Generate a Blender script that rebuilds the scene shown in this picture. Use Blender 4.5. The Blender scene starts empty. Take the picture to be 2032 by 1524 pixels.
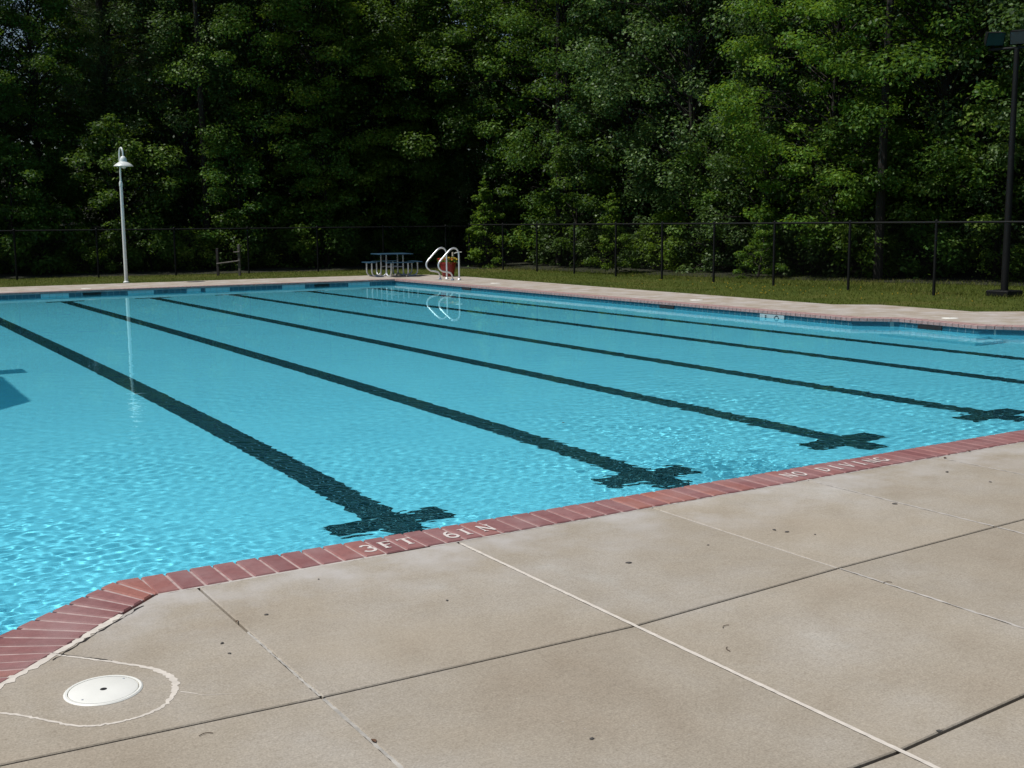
import bpy, math, numpy as np
from mathutils import Matrix, Vector
from mathutils.geometry import tessellate_polygon

sc = bpy.context.scene
COL = sc.collection
R = math.radians

# ------------------------------------------------------------------ camera
F_PX, YAW, PITCH, ROLL, EYE = 2259.009, 0.558260915, 0.141118734, 0.00867982, 1.62
fwd = np.array([math.sin(YAW) * math.cos(PITCH), math.cos(YAW) * math.cos(PITCH), -math.sin(PITCH)])
rgt = np.array([math.cos(YAW), -math.sin(YAW), 0.0])
dwn = np.cross(fwd, rgt)
rgt2 = math.cos(ROLL) * rgt + math.sin(ROLL) * dwn
dwn2 = -math.sin(ROLL) * rgt + math.cos(ROLL) * dwn
cam_d = bpy.data.cameras.new('camera')
cam = bpy.data.objects.new('camera', cam_d)
COL.objects.link(cam)
mw = Matrix.Identity(4)
for i in range(3):
    mw[i][0], mw[i][1], mw[i][2] = rgt2[i], -dwn2[i], -fwd[i]
mw[2][3] = EYE
cam.matrix_world = mw
cam_d.sensor_width = 36.0
cam_d.lens = F_PX / 2032 * 36.0
cam_d.clip_start = 0.05
cam_d.clip_end = 1500
sc.camera = cam

# ------------------------------------------------------------------ sky and sun
SUN_EL, SUN_A = R(61), R(19)
S = np.array([-math.cos(SUN_EL) * math.cos(SUN_A), math.cos(SUN_EL) * math.sin(SUN_A), math.sin(SUN_EL)])
world = bpy.data.worlds.new('World')
sc.world = world
world.use_nodes = True
wn = world.node_tree
bg = wn.nodes['Background']
sky = wn.nodes.new('ShaderNodeTexSky')
sky.sky_type = 'NISHITA'
sky.sun_disc = False
sky.sun_elevation = SUN_EL
sky.sun_rotation = math.atan2(S[0], S[1])
wn.links.new(sky.outputs[0], bg.inputs[0])
bg.inputs[1].default_value = 0.06
sun_d = bpy.data.lights.new('sun', 'SUN')
sun_d.energy = 3.95
sun_d.angle = R(0.53)
sun_d.color = (1.0, 0.965, 0.92)
sun_d.cycles.is_caustics_light = True
sun = bpy.data.objects.new('sun', sun_d)
COL.objects.link(sun)
sun.location = (-20, 10, 40)
sun.rotation_euler = Vector(-S).to_track_quat('-Z', 'Y').to_euler()
vs_ = sc.view_settings
vs_.view_transform = 'Standard'
vs_.look = 'None'
vs_.gamma = 1.0
vs_.use_curve_mapping = False
vs_.exposure = 0.0
sc.cycles.caustics_reflective = True
sc.cycles.caustics_refractive = True
sc.cycles.blur_glossy = 0.3
sc.cycles.use_denoising = True

# ------------------------------------------------------------------ helpers
def tag(o, label=None, cat=None, group=None, kind=None):
    if label: o['label'] = label
    if cat: o['category'] = cat
    if group: o['group'] = group
    if kind: o['kind'] = kind
    return o

def empty(name, loc=(0, 0, 0), rz=0.0, label=None, cat=None, group=None):
    o = bpy.data.objects.new(name, None)
    o.empty_display_size = 0.2
    COL.objects.link(o)
    o.location = loc
    o.rotation_euler = (0, 0, rz)
    return tag(o, label, cat, group)

def link(name, me, parent=None, loc=(0, 0, 0), rz=0.0):
    o = bpy.data.objects.new(name, me)
    COL.objects.link(o)
    o.location = loc
    o.rotation_euler = (0, 0, rz)
    if parent: o.parent = parent
    return o

def np_mesh(name, V, Fq, mat, smooth=False, attr=None):
    """V (n,3); Fq (m,k) all faces with k corners"""
    V = np.asarray(V, np.float32); Fq = np.asarray(Fq, np.int32)
    me = bpy.data.meshes.new(name)
    k = Fq.shape[1]
    me.vertices.add(len(V)); me.vertices.foreach_set('co', V.ravel())
    me.loops.add(Fq.size); me.loops.foreach_set('vertex_index', Fq.ravel())
    me.polygons.add(len(Fq)); me.polygons.foreach_set('loop_start', np.arange(0, Fq.size, k, dtype=np.int32))
    me.polygons.foreach_set('use_smooth', np.full(len(Fq), smooth))
    if attr is not None:
        a = me.attributes.new('rnd', 'FLOAT', 'FACE')
        a.data.foreach_set('value', np.asarray(attr, np.float32))
    me.update(); me.validate()
    me.materials.append(mat)
    return me

class MB:
    """collects shapes into one mesh"""
    def __init__(s): s.V = []; s.F = []
    def add(s, V, F):
        b = len(s.V)
        s.V += [tuple(map(float, v)) for v in V]
        s.F += [tuple(int(i) + b for i in f) for f in F]
        return s
    def box(s, x0, x1, y0, y1, z0, z1, bev=0.0):
        if bev <= 0:
            V = [(x, y, z) for z in (z0, z1) for y in (y0, y1) for x in (x0, x1)]
            return s.add(V, [(0, 2, 3, 1), (4, 5, 7, 6), (0, 1, 5, 4), (2, 6, 7, 3), (0, 4, 6, 2), (1, 3, 7, 5)])
        return s.prism([(x0, y0), (x1, y0), (x1, y1), (x0, y1)], z0, z1, bev)
    def prism(s, P, z0, z1, bev=0.0):
        """CCW polygon extruded; top edge chamfered by bev"""
        P = [tuple(p) for p in P]; n = len(P)
        rings = [(P, z0)]
        if bev > 0:
            rings += [(P, z1 - bev), (inset(P, bev), z1)]
        else:
            rings += [(P, z1)]
        V = []; Fc = []
        for pts, z in rings: V += [(p[0], p[1], z) for p in pts]
        for r in range(len(rings) - 1):
            for i in range(n):
                j = (i + 1) % n
                Fc.append((r * n + i, r * n + j, (r + 1) * n + j, (r + 1) * n + i))
        Fc.append(tuple((len(rings) - 1) * n + i for i in range(n)))
        Fc.append(tuple(reversed(range(n))))
        return s.add(V, Fc)
    def tube(s, pts, rad, sides=8, caps=True):
        pts = [np.array(p, float) for p in pts]; n = len(pts)
        if np.isscalar(rad): rad = [rad] * n
        V = []; Fc = []
        prev = None
        for i in range(n):
            t = pts[min(i + 1, n - 1)] - pts[max(i - 1, 0)]
            t /= np.linalg.norm(t) + 1e-9
            if prev is None:
                a = np.array([0, 0, 1.0]) if abs(t[2]) < 0.9 else np.array([1.0, 0, 0])
                nrm = np.cross(t, a)
            else:
                nrm = prev - t * (prev @ t)
            nrm /= np.linalg.norm(nrm) + 1e-9; prev = nrm
            b = np.cross(t, nrm)
            for k in range(sides):
                an = 2 * math.pi * k / sides
                V.append(pts[i] + rad[i] * (math.cos(an) * nrm + math.sin(an) * b))
        for i in range(n - 1):
            for k in range(sides):
                j = (k + 1) % sides
                Fc.append((i * sides + k, i * sides + j, (i + 1) * sides + j, (i + 1) * sides + k))
        if caps:
            Fc.append(tuple(reversed(range(sides)))); Fc.append(tuple((n - 1) * sides + k for k in range(sides)))
        return s.add(V, Fc)
    def lathe(s, prof, sides=24, c=(0, 0, 0)):
        """prof list of (r,z)"""
        V = []; Fc = []; n = len(prof)
        for r, z in prof:
            for k in range(sides):
                an = 2 * math.pi * k / sides
                V.append((c[0] + r * math.cos(an), c[1] + r * math.sin(an), c[2] + z))
        for i in range(n - 1):
            for k in range(sides):
                j = (k + 1) % sides
                Fc.append((i * sides + k, i * sides + j, (i + 1) * sides + j, (i + 1) * sides + k))
        return s.add(V, Fc)
    def mesh(s, name, mat, smooth=False):
        me = bpy.data.meshes.new(name)
        me.from_pydata(s.V, [], s.F); me.update()
        me.materials.append(mat)
        if smooth:
            me.polygons.foreach_set('use_smooth', [True] * len(me.polygons))
            try: me.set_sharp_from_angle(angle=R(40))
            except Exception: pass
        return me
    def build(s, name, mat, parent=None, smooth=False, loc=(0, 0, 0), rz=0.0):
        return link(name, s.mesh(name, mat, smooth), parent, loc, rz)

def inset(P, d):
    """inset a CCW polygon by d (mitre)"""
    P = [np.array(p, float) for p in P]; n = len(P); out = []
    for i in range(n):
        a, b, c = P[i - 1], P[i], P[(i + 1) % n]
        e1 = (b - a) / (np.linalg.norm(b - a) + 1e-9); e2 = (c - b) / (np.linalg.norm(c - b) + 1e-9)
        n1 = np.array([-e1[1], e1[0]]); n2 = np.array([-e2[1], e2[0]])
        m = n1 + n2; m /= max(1e-6, m @ n1) if abs(m @ n1) > 1e-6 else 1
        # scale so that offset from both edges is d
        q = b + d * m * (1.0 / max(1e-6, (m @ n1)))
        out.append((q[0], q[1]))
    return out

def smooth_path(P, n=6):
    """Catmull-Rom through the points"""
    P = [np.array(p, float) for p in P]; out = []
    for i in range(len(P) - 1):
        p0, p1, p2, p3 = P[max(0, i - 1)], P[i], P[i + 1], P[min(len(P) - 1, i + 2)]
        for k in range(n):
            t = k / n
            out.append(0.5 * (2 * p1 + (p2 - p0) * t + (2 * p0 - 5 * p1 + 4 * p2 - p3) * t * t + (3 * p1 - p0 - 3 * p2 + p3) * t ** 3))
    out.append(P[-1])
    return out

def sheet(name, loops, z, mat):
    """flat polygon (first loop) with holes (others)"""
    polys = [[Vector((p[0], p[1], z)) for p in L] for L in loops]
    flat = [v for L in polys for v in L]
    tris = tessellate_polygon(polys)
    T = []
    for t in tris:
        a, b, c = (flat[i] for i in t)
        if (b - a).cross(c - a).z < 0: t = (t[0], t[2], t[1])
        T.append(tuple(t))
    me = bpy.data.meshes.new(name)
    me.from_pydata([tuple(v) for v in flat], [], T); me.update()
    me.materials.append(mat)
    return link(name, me)

# ------------------------------------------------------------------ materials
def nmat(name):
    m = bpy.data.materials.new(name); m.use_nodes = True
    nt = m.node_tree
    return m, nt, nt.nodes['Principled BSDF']

def node(nt, typ, **kw):
    n = nt.nodes.new(typ)
    for k, v in kw.items():
        if k.startswith('i_'): n.inputs[k[2:].replace('_', ' ')].default_value = v
        else: setattr(n, k, v)
    return n

def ramp(nt, fac, stops):
    r = nt.nodes.new('ShaderNodeValToRGB')
    el = r.color_ramp.elements
    while len(el) < len(stops): el.new(0.5)
    for e, (p, c) in zip(el, stops):
        e.position = p; e.color = (*c, 1) if len(c) == 3 else c
    nt.links.new(fac, r.inputs[0])
    return r.outputs[0]

def coords(nt, kind='Object', scale=None):
    tc = nt.nodes.new('ShaderNodeTexCoord')
    if kind == 'World':
        g = nt.nodes.new('ShaderNodeNewGeometry'); return g.outputs['Position']
    return tc.outputs[kind]

def noise(nt, vec, scale, detail=4, rough=0.55):
    n = nt.nodes.new('ShaderNodeTexNoise')
    n.inputs['Scale'].default_value = scale; n.inputs['Detail'].default_value = detail
    n.inputs['Roughness'].default_value = rough
    nt.links.new(vec, n.inputs['Vector'])
    return n.outputs['Fac']

def mix(nt, fac, a, b, typ='MIX'):
    m = nt.nodes.new('ShaderNodeMix'); m.data_type = 'RGBA'; m.blend_type = typ
    for sock, v in ((m.inputs[0], fac), (m.inputs[6], a), (m.inputs[7], b)):
        if isinstance(v, (int, float)): sock.default_value = v
        elif isinstance(v, tuple): sock.default_value = (*v, 1) if len(v) == 3 else v
        else: nt.links.new(v, sock)
    return m.outputs[2]

def bump(nt, bsdf, height, strength=0.3, dist=0.01):
    b = nt.nodes.new('ShaderNodeBump')
    b.inputs['Strength'].default_value = strength; b.inputs['Distance'].default_value = dist
    nt.links.new(height, b.inputs['Height']); nt.links.new(b.outputs[0], bsdf.inputs['Normal'])

def plain(name, col, rough=0.6, metal=0.0, var=0.12, scale=8.0, spec=0.5):
    m, nt, b = nmat(name)
    f = noise(nt, coords(nt), scale, 5)
    lo = tuple(c * (1 - var) for c in col); hi = tuple(min(1, c * (1 + var)) for c in col)
    nt.links.new(ramp(nt, f, [(0.3, lo), (0.7, hi)]), b.inputs['Base Color'])
    b.inputs['Roughness'].default_value = rough; b.inputs['Metallic'].default_value = metal
    b.inputs['Specular IOR Level'].default_value = spec
    return m

def concrete_mat(name, tint=(1, 1, 1), var=1.0):
    m, nt, b = nmat(name)
    w = coords(nt, 'World')
    oi = nt.nodes.new('ShaderNodeObjectInfo')
    big = noise(nt, w, 1.1, 5, 0.6)
    mid = noise(nt, w, 4.5, 6, 0.65)
    fine = noise(nt, w, 120, 4, 0.75)
    spk = noise(nt, w, 42, 7, 0.78)
    c1 = ramp(nt, big, [(0.28, (0.345, 0.298, 0.228)), (0.48, (0.385, 0.345, 0.275)), (0.62, (0.41, 0.378, 0.318)), (0.74, (0.465, 0.45, 0.40))])
    c2 = ramp(nt, mid, [(0.28, (0.88, 0.87, 0.855)), (0.52, (1.0, 1.0, 1.0)), (0.75, (1.07, 1.07, 1.07))])
    c = mix(nt, 0.7, c1, c2, 'MULTIPLY')
    c = mix(nt, 1.0, c, ramp(nt, fine, [(0.25, (0.62, 0.60, 0.58)), (0.6, (1.03, 1.02, 1.0)), (0.8, (1.2, 1.2, 1.18))]), 'MULTIPLY')
    c = mix(nt, 0.8, c, ramp(nt, spk, [(0.30, (0.80, 0.78, 0.76)), (0.50, (1, 1, 1)), (0.68, (1.14, 1.13, 1.12))]), 'MULTIPLY')
    c = mix(nt, ramp(nt, noise(nt, w, 75, 2, 0.5), [(0.70, (0, 0, 0)), (0.76, (0.35, 0.35, 0.35))]), c, (0.60, 0.58, 0.53))
    # pale lime bloom in the slabs along the coping, and yellowed patches
    sx = nt.nodes.new('ShaderNodeSeparateXYZ'); nt.links.new(w, sx.inputs[0])
    my = nt.nodes.new('ShaderNodeMapRange'); my.inputs[1].default_value = 4.15; my.inputs[2].default_value = 4.95
    nt.links.new(sx.outputs[1], my.inputs[0])
    m2 = nt.nodes.new('ShaderNodeMath'); m2.operation = 'MULTIPLY'
    nt.links.new(my.outputs[0], m2.inputs[0]); nt.links.new(ramp(nt, noise(nt, w, 2.6, 5, 0.6), [(0.42, (0, 0, 0)), (0.68, (0.75, 0.75, 0.75))]), m2.inputs[1])
    c = mix(nt, m2.outputs[0], c, (0.50, 0.485, 0.46))
    c = mix(nt, ramp(nt, noise(nt, w, 0.8, 3, 0.5), [(0.55, (0, 0, 0)), (0.75, (0.35, 0.35, 0.35))]), c, (0.40, 0.34, 0.25))
    hsv = nt.nodes.new('ShaderNodeHueSaturation')
    mr = nt.nodes.new('ShaderNodeMapRange'); mr.inputs[3].default_value = 0.95; mr.inputs[4].default_value = 1.05
    nt.links.new(oi.outputs['Random'], mr.inputs[0]); nt.links.new(mr.outputs[0], hsv.inputs['Value'])
    nt.links.new(mix(nt, 1.0, c, tint, 'MULTIPLY'), hsv.inputs['Color'])
    nt.links.new(hsv.outputs[0], b.inputs['Base Color'])
    b.inputs['Roughness'].default_value = 0.82
    b.inputs['Specular IOR Level'].default_value = 0.3
    ad = nt.nodes.new('ShaderNodeMath'); nt.links.new(fine, ad.inputs[0]); nt.links.new(mid, ad.inputs[1])
    bump(nt, b, ad.outputs[0], 0.25, 0.004)
    return m

def brick_mat():
    m, nt, b = nmat('coping_brick')
    oi = nt.nodes.new('ShaderNodeObjectInfo')
    w = coords(nt, 'World')
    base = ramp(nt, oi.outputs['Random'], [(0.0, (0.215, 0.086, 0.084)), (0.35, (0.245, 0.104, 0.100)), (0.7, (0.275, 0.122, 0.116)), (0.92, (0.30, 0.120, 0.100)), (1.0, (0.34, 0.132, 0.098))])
    n1 = noise(nt, w, 30, 5, 0.7); n2 = noise(nt, w, 3.0, 4, 0.6); n3 = noise(nt, w, 220, 2, 0.6)
    c = mix(nt, 0.8, base, ramp(nt, n1, [(0.3, (0.8, 0.78, 0.8)), (0.7, (1.15, 1.15, 1.15))]), 'MULTIPLY')
    c = mix(nt, ramp(nt, n2, [(0.42, (0, 0, 0)), (0.72, (0.55, 0.55, 0.55))]), c, (0.36, 0.24, 0.235))
    c = mix(nt, 0.5, c, ramp(nt, n3, [(0.3, (0.75, 0.75, 0.75)), (0.7, (1.2, 1.2, 1.2))]), 'MULTIPLY')
    nt.links.new(c, b.inputs['Base Color'])
    b.inputs['Roughness'].default_value = 0.7
    bump(nt, b, n1, 0.3, 0.003)
    return m

def leaf_mat(name, stops, gloss=0.35, trans=0.25, tcol=(0.14, 0.24, 0.03)):
    m, nt, b = nmat(name)
    at = nt.nodes.new('ShaderNodeAttribute'); at.attribute_name = 'rnd'
    oi = nt.nodes.new('ShaderNodeObjectInfo')
    c = ramp(nt, at.outputs['Fac'], stops)
    hsv = nt.nodes.new('ShaderNodeHueSaturation')
    mr = nt.nodes.new('ShaderNodeMapRange'); mr.inputs[3].default_value = 0.7; mr.inputs[4].default_value = 1.25
    nt.links.new(oi.outputs['Random'], mr.inputs[0]); nt.links.new(mr.outputs[0], hsv.inputs['Value'])
    mr2 = nt.nodes.new('ShaderNodeMapRange'); mr2.inputs[3].default_value = 0.485; mr2.inputs[4].default_value = 0.52
    wn_ = nt.nodes.new('ShaderNodeTexWhiteNoise'); wn_.noise_dimensions = '1D'
    nt.links.new(oi.outputs['Random'], wn_.inputs['W'])
    nt.links.new(wn_.outputs['Value'], mr2.inputs[0]); nt.links.new(mr2.outputs[0], hsv.inputs['Hue'])
    nt.links.new(c, hsv.inputs['Color'])
    nt.links.new(hsv.outputs[0], b.inputs['Base Color'])
    b.inputs['Roughness'].default_value = 0.5
    b.inputs['Specular IOR Level'].default_value = gloss * 0.5
    tr = nt.nodes.new('ShaderNodeBsdfTranslucent'); tr.inputs[0].default_value = (*tcol, 1)
    ms = nt.nodes.new('ShaderNodeMixShader'); ms.inputs[0].default_value = trans
    out = nt.nodes['Material Output']
    nt.links.new(b.outputs[0], ms.inputs[1]); nt.links.new(tr.outputs[0], ms.inputs[2]); nt.links.new(ms.outputs[0], out.inputs[0])
    return m

def grass_mat():
    m, nt, b = nmat('lawn')
    w = coords(nt, 'World')
    n1 = noise(nt, w, 0.5, 4); n2 = noise(nt, w, 9, 6, 0.7)
    c = ramp(nt, n1, [(0.35, (0.050, 0.074, 0.014)), (0.55, (0.070, 0.092, 0.018)), (0.7, (0.100, 0.105, 0.028))])
    c = mix(nt, 0.8, c, ramp(nt, n2, [(0.3, (0.55, 0.55, 0.5)), (0.7, (1.25, 1.2, 1.2))]), 'MULTIPLY')
    nt.links.new(c, b.inputs['Base Color']); b.inputs['Roughness'].default_value = 0.95
    b.inputs['Specular IOR Level'].default_value = 0.1
    bump(nt, b, n2, 0.6, 0.04)
    return m

def litter_mat():
    m, nt, b = nmat('leaf_litter')
    w = coords(nt, 'World')
    n2 = noise(nt, w, 3, 6, 0.7)
    nt.links.new(ramp(nt, n2, [(0.3, (0.010, 0.013, 0.005)), (0.7, (0.024, 0.024, 0.010))]), b.inputs['Base Color'])
    b.inputs['Roughness'].default_value = 1.0
    bump(nt, b, n2, 0.8, 0.08)
    return m

def bark_mat():
    m, nt, b = nmat('bark')
    tc = nt.nodes.new('ShaderNodeTexCoord'); mp = nt.nodes.new('ShaderNodeMapping'); mp.inputs['Scale'].default_value = (6, 6, 1)
    nt.links.new(tc.outputs['Object'], mp.inputs[0])
    f = noise(nt, mp.outputs[0], 5, 6, 0.7)
    nt.links.new(ramp(nt, f, [(0.3, (0.008, 0.0065, 0.005)), (0.7, (0.028, 0.023, 0.018))]), b.inputs['Base Color'])
    b.inputs['Roughness'].default_value = 0.95
    bump(nt, b, f, 0.8, 0.03)
    return m

def plaster_mat():
    m, nt, b = nmat('pool_plaster')
    w = coords(nt, 'World')
    n1 = noise(nt, w, 0.6, 4); n2 = noise(nt, w, 14, 4, 0.6)
    c = ramp(nt, n1, [(0.3, (0.45, 0.75, 0.865)), (0.7, (0.49, 0.795, 0.90))])
    c = mix(nt, 0.6, c, ramp(nt, n2, [(0.3, (0.9, 0.92, 0.93)), (0.7, (1.05, 1.04, 1.04))]), 'MULTIPLY')
    nt.links.new(c, b.inputs['Base Color']); b.inputs['Roughness'].default_value = 0.75
    b.inputs['Specular IOR Level'].default_value = 0.2
    return m

def tile_mat(name, c0, c1, size=0.152):
    m, nt, b = nmat(name)
    w = coords(nt, 'World')
    br = nt.nodes.new('ShaderNodeTexBrick')
    br.offset = 0.0
    br.inputs['Scale'].default_value = 1.0
    br.inputs['Brick Width'].default_value = size; br.inputs['Row Height'].default_value = size
    br.inputs['Mortar Size'].default_value = 0.004
    br.inputs['Color1'].default_value = (*c0, 1); br.inputs['Color2'].default_value = (*c1, 1)
    br.inputs['Mortar'].default_value = (0.22, 0.28, 0.30, 1)
    sx = nt.nodes.new('ShaderNodeSeparateXYZ'); cb = nt.nodes.new('ShaderNodeCombineXYZ'); ad = nt.nodes.new('ShaderNodeMath')
    nt.links.new(w, sx.inputs[0]); nt.links.new(sx.outputs[0], ad.inputs[0]); nt.links.new(sx.outputs[1], ad.inputs[1])
    nt.links.new(ad.outputs[0], cb.inputs[0]); nt.links.new(sx.outputs[2], cb.inputs[1])
    nt.links.new(cb.outputs[0], br.inputs['Vector'])
    nt.links.new(br.outputs['Color'], b.inputs['Base Color'])
    b.inputs['Roughness'].default_value = 0.25
    return m

def water_mat():
    m = bpy.data.materials.new('pool_water'); m.use_nodes = True
    nt = m.node_tree; nt.nodes.clear()
    g = nt.nodes.new('ShaderNodeBsdfGlass'); g.inputs['IOR'].default_value = 1.333; g.inputs['Roughness'].default_value = 0.0
    g.inputs['Color'].default_value = (0.63, 0.975, 1.0, 1)
    o = nt.nodes.new('ShaderNodeOutputMaterial'); nt.links.new(g.outputs[0], o.inputs[0])
    return m

M = {}
M['concrete'] = concrete_mat("deck_concrete", (1.0, 0.995, 1.015))
M['concrete_far'] = concrete_mat('deck_concrete_far', (1.03, 1.0, 1.02))
M['joint'] = plain('joint_dirt', (0.02, 0.016, 0.014), 0.95, var=0.5, scale=40)
M['sealant'] = plain('joint_sealant', (0.62, 0.57, 0.50), 0.8, var=0.12, scale=25)
M['sealant_grey'] = plain('worn_sealant', (0.40, 0.38, 0.34), 0.85, var=0.3, scale=18)
M['sealant_faint'] = plain('faint_sealant', (0.47, 0.44, 0.40), 0.85, var=0.15, scale=18)
M['mortar'] = plain('mortar', (0.42, 0.31, 0.29), 0.9, var=0.25, scale=20)
M['brick'] = brick_mat()
M['brick_far'] = plain('pale_coping_brick', (0.36, 0.23, 0.215), 0.8, var=0.18, scale=9)  # paler, pinker brick for the other sides
M['letter'], _nt, _b = nmat('worn_letter_paint')
_n1 = noise(_nt, coords(_nt, 'World'), 90, 4, 0.7)
_nt.links.new(ramp(_nt, _n1, [(0.26, (0.32, 0.17, 0.16)), (0.36, (0.60, 0.53, 0.50)), (0.7, (0.70, 0.64, 0.60))]), _b.inputs['Base Color'])
_b.inputs['Roughness'].default_value = 0.85
M['white'] = plain('white_plastic', (0.80, 0.80, 0.74), 0.45, var=0.04)
M['white_paint'] = plain('white_enamel', (0.70, 0.73, 0.70), 0.4, var=0.06)
M['black_hole'] = plain('dark_hole', (0.012, 0.012, 0.014), 0.9)
M['black_metal'] = plain('black_coated_steel', (0.006, 0.0065, 0.007), 0.6, var=0.2, spec=0.25)
M['wire'] = plain('black_vinyl_wire', (0.004, 0.0045, 0.005), 0.8, spec=0.1)
M['steel'] = plain('stainless_steel', (0.84, 0.85, 0.87), 0.36, 0.6, var=0.04)
M['galv'] = plain('galvanised_steel', (0.62, 0.64, 0.66), 0.4, 0.55, var=0.15, scale=20)
M['blue_top'] = plain('blue_coated_steel', (0.010, 0.05, 0.09), 0.55, var=0.15)
M['red_pot'] = plain('red_glazed_pot', (0.22, 0.012, 0.010), 0.45, var=0.15)
M['soil'] = plain('potting_soil', (0.04, 0.03, 0.02), 0.95)
M['wood'] = plain('grey_weathered_wood', (0.11, 0.10, 0.088), 0.9, var=0.35, scale=12)
M['plaster'] = plaster_mat()
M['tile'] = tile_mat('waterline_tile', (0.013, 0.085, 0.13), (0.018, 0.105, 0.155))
M['pale_tile'] = tile_mat('pale_target_tile', (0.28, 0.48, 0.54), (0.31, 0.52, 0.58))
M['white_tile'] = tile_mat('white_marker_tile', (0.34, 0.42, 0.44), (0.38, 0.46, 0.48))
M['lane'] = tile_mat('lane_tile', (0.006, 0.014, 0.022), (0.011, 0.022, 0.03), 0.05)
M['water'] = water_mat()
M['lawn'] = grass_mat()
M['litter'] = litter_mat()
M['bark'] = bark_mat()
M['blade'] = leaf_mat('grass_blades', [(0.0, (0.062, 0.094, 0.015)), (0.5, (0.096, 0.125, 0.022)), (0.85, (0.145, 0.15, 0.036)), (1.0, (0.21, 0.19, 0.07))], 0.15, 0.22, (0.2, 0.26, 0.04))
M['leaf_a'] = leaf_mat('leaf_mid_green', [(0.0, (0.022, 0.050, 0.010)), (0.45, (0.056, 0.118, 0.018)), (0.8, (0.105, 0.195, 0.028)), (1.0, (0.19, 0.27, 0.06))], 0.45, 0.30, (0.18, 0.31, 0.03))
M['leaf_b'] = leaf_mat('leaf_grey_green', [(0.0, (0.028, 0.055, 0.017)), (0.45, (0.055, 0.105, 0.028)), (0.8, (0.115, 0.180, 0.055)), (1.0, (0.24, 0.30, 0.13))], 0.6, 0.28, (0.15, 0.26, 0.04))
M['leaf_c'] = leaf_mat('leaf_yellow_green', [(0.0, (0.035, 0.065, 0.009)), (0.45, (0.075, 0.140, 0.016)), (0.8, (0.130, 0.210, 0.026)), (1.0, (0.20, 0.26, 0.05))], 0.4, 0.36, (0.24, 0.38, 0.03))
M['needle'] = leaf_mat('pine_needles', [(0.0, (0.027, 0.045, 0.015)), (0.5, (0.051, 0.075, 0.024)), (0.9, (0.087, 0.108, 0.036)), (1.0, (0.135, 0.120, 0.060))], 0.3, 0.15, (0.08, 0.12, 0.03))
M['petal_y'] = plain('yellow_petals', (0.65, 0.42, 0.03), 0.6)
M['petal_r'] = plain('red_petals', (0.45, 0.03, 0.02), 0.6)
M['stone'] = plain('dark_pebble', (0.07, 0.065, 0.06), 0.8, var=0.4, scale=60)
M['twig'] = plain('brown_twig', (0.09, 0.06, 0.04), 0.9)
M['dead_leaf'] = plain('dead_leaf', (0.10, 0.05, 0.025), 0.8)
M['glass_lens'] = plain('floodlight_lens', (0.012, 0.05, 0.06), 0.12, 0.0, spec=0.4)
M['canvas'] = plain('blue_canvas', (0.05, 0.12, 0.3), 0.8)

# ------------------------------------------------------------------ pool shape (x along the end wall, y along the lanes)
A = (1.12, 5.255); LL = (0.56, 4.79); K = (-1.64, 2.963)
INNER = [A, LL, K, (-9.0, 2.963), (-9.0, 30.78), (14.80, 30.12), (14.74, 12.97), (15.22, 12.40), (15.15, 10.88), (15.55, 10.28), (16.60, 9.20), (16.60, 5.222)]
CCW = list(reversed(INNER))
def offset_out(P, d): return inset(P, -d)
OUT_CCW = offset_out(CCW, 0.28)
_ao = np.array(OUT_CCW[CCW.index(A)]); _dir = np.array([0.50, 4.27]) - _ao
OUT_CCW[CCW.index(LL)] = tuple(_ao + _dir * 0.80)          # the angled coping widens towards the near deck
OUT_CCW[CCW.index(K)] = tuple(_ao + _dir * 2.65)
WALL_CCW = offset_out(CCW, 0.028)
def oi_(p):  # matching outer vertex
    return OUT_CCW[CCW.index(p)]
WZ = -0.12
FLOOR = -1.12

# --- basin
wl = WALL_CCW
n = len(wl)
V = [(p[0], p[1], -0.045) for p in wl] + [(p[0], p[1], FLOOR) for p in wl]
Fc = [(i, n + i, n + (i + 1) % n, (i + 1) % n) for i in range(n)]
tri = tessellate_polygon([[Vector((p[0], p[1], 0)) for p in wl]])
for t in tri:
    a, b, c = (Vector((*wl[i], 0)) for i in t)
    if (b - a).cross(c - a).z < 0: t = (t[0], t[2], t[1])
    Fc.append(tuple(n + i for i in t))
basin = MB().add(V, Fc).build('swimming_pool_basin', M['plaster'])
tag(basin, kind='structure')
basin.cycles.is_caustics_receiver = True
def pool_part(o):
    o.parent = basin
    o.cycles.is_caustics_receiver = True
    return o
# waterline tile band, one strip for each wall, 3 mm proud of the plaster
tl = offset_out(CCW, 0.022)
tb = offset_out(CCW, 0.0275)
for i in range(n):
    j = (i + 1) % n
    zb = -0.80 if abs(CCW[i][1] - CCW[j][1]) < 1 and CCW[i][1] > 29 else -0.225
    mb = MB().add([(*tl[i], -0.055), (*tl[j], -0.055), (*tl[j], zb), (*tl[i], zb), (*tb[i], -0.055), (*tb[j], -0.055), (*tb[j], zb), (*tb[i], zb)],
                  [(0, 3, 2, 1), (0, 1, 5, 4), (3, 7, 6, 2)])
    pool_part(mb.build('waterline_tile_band', M['tile']))

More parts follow.
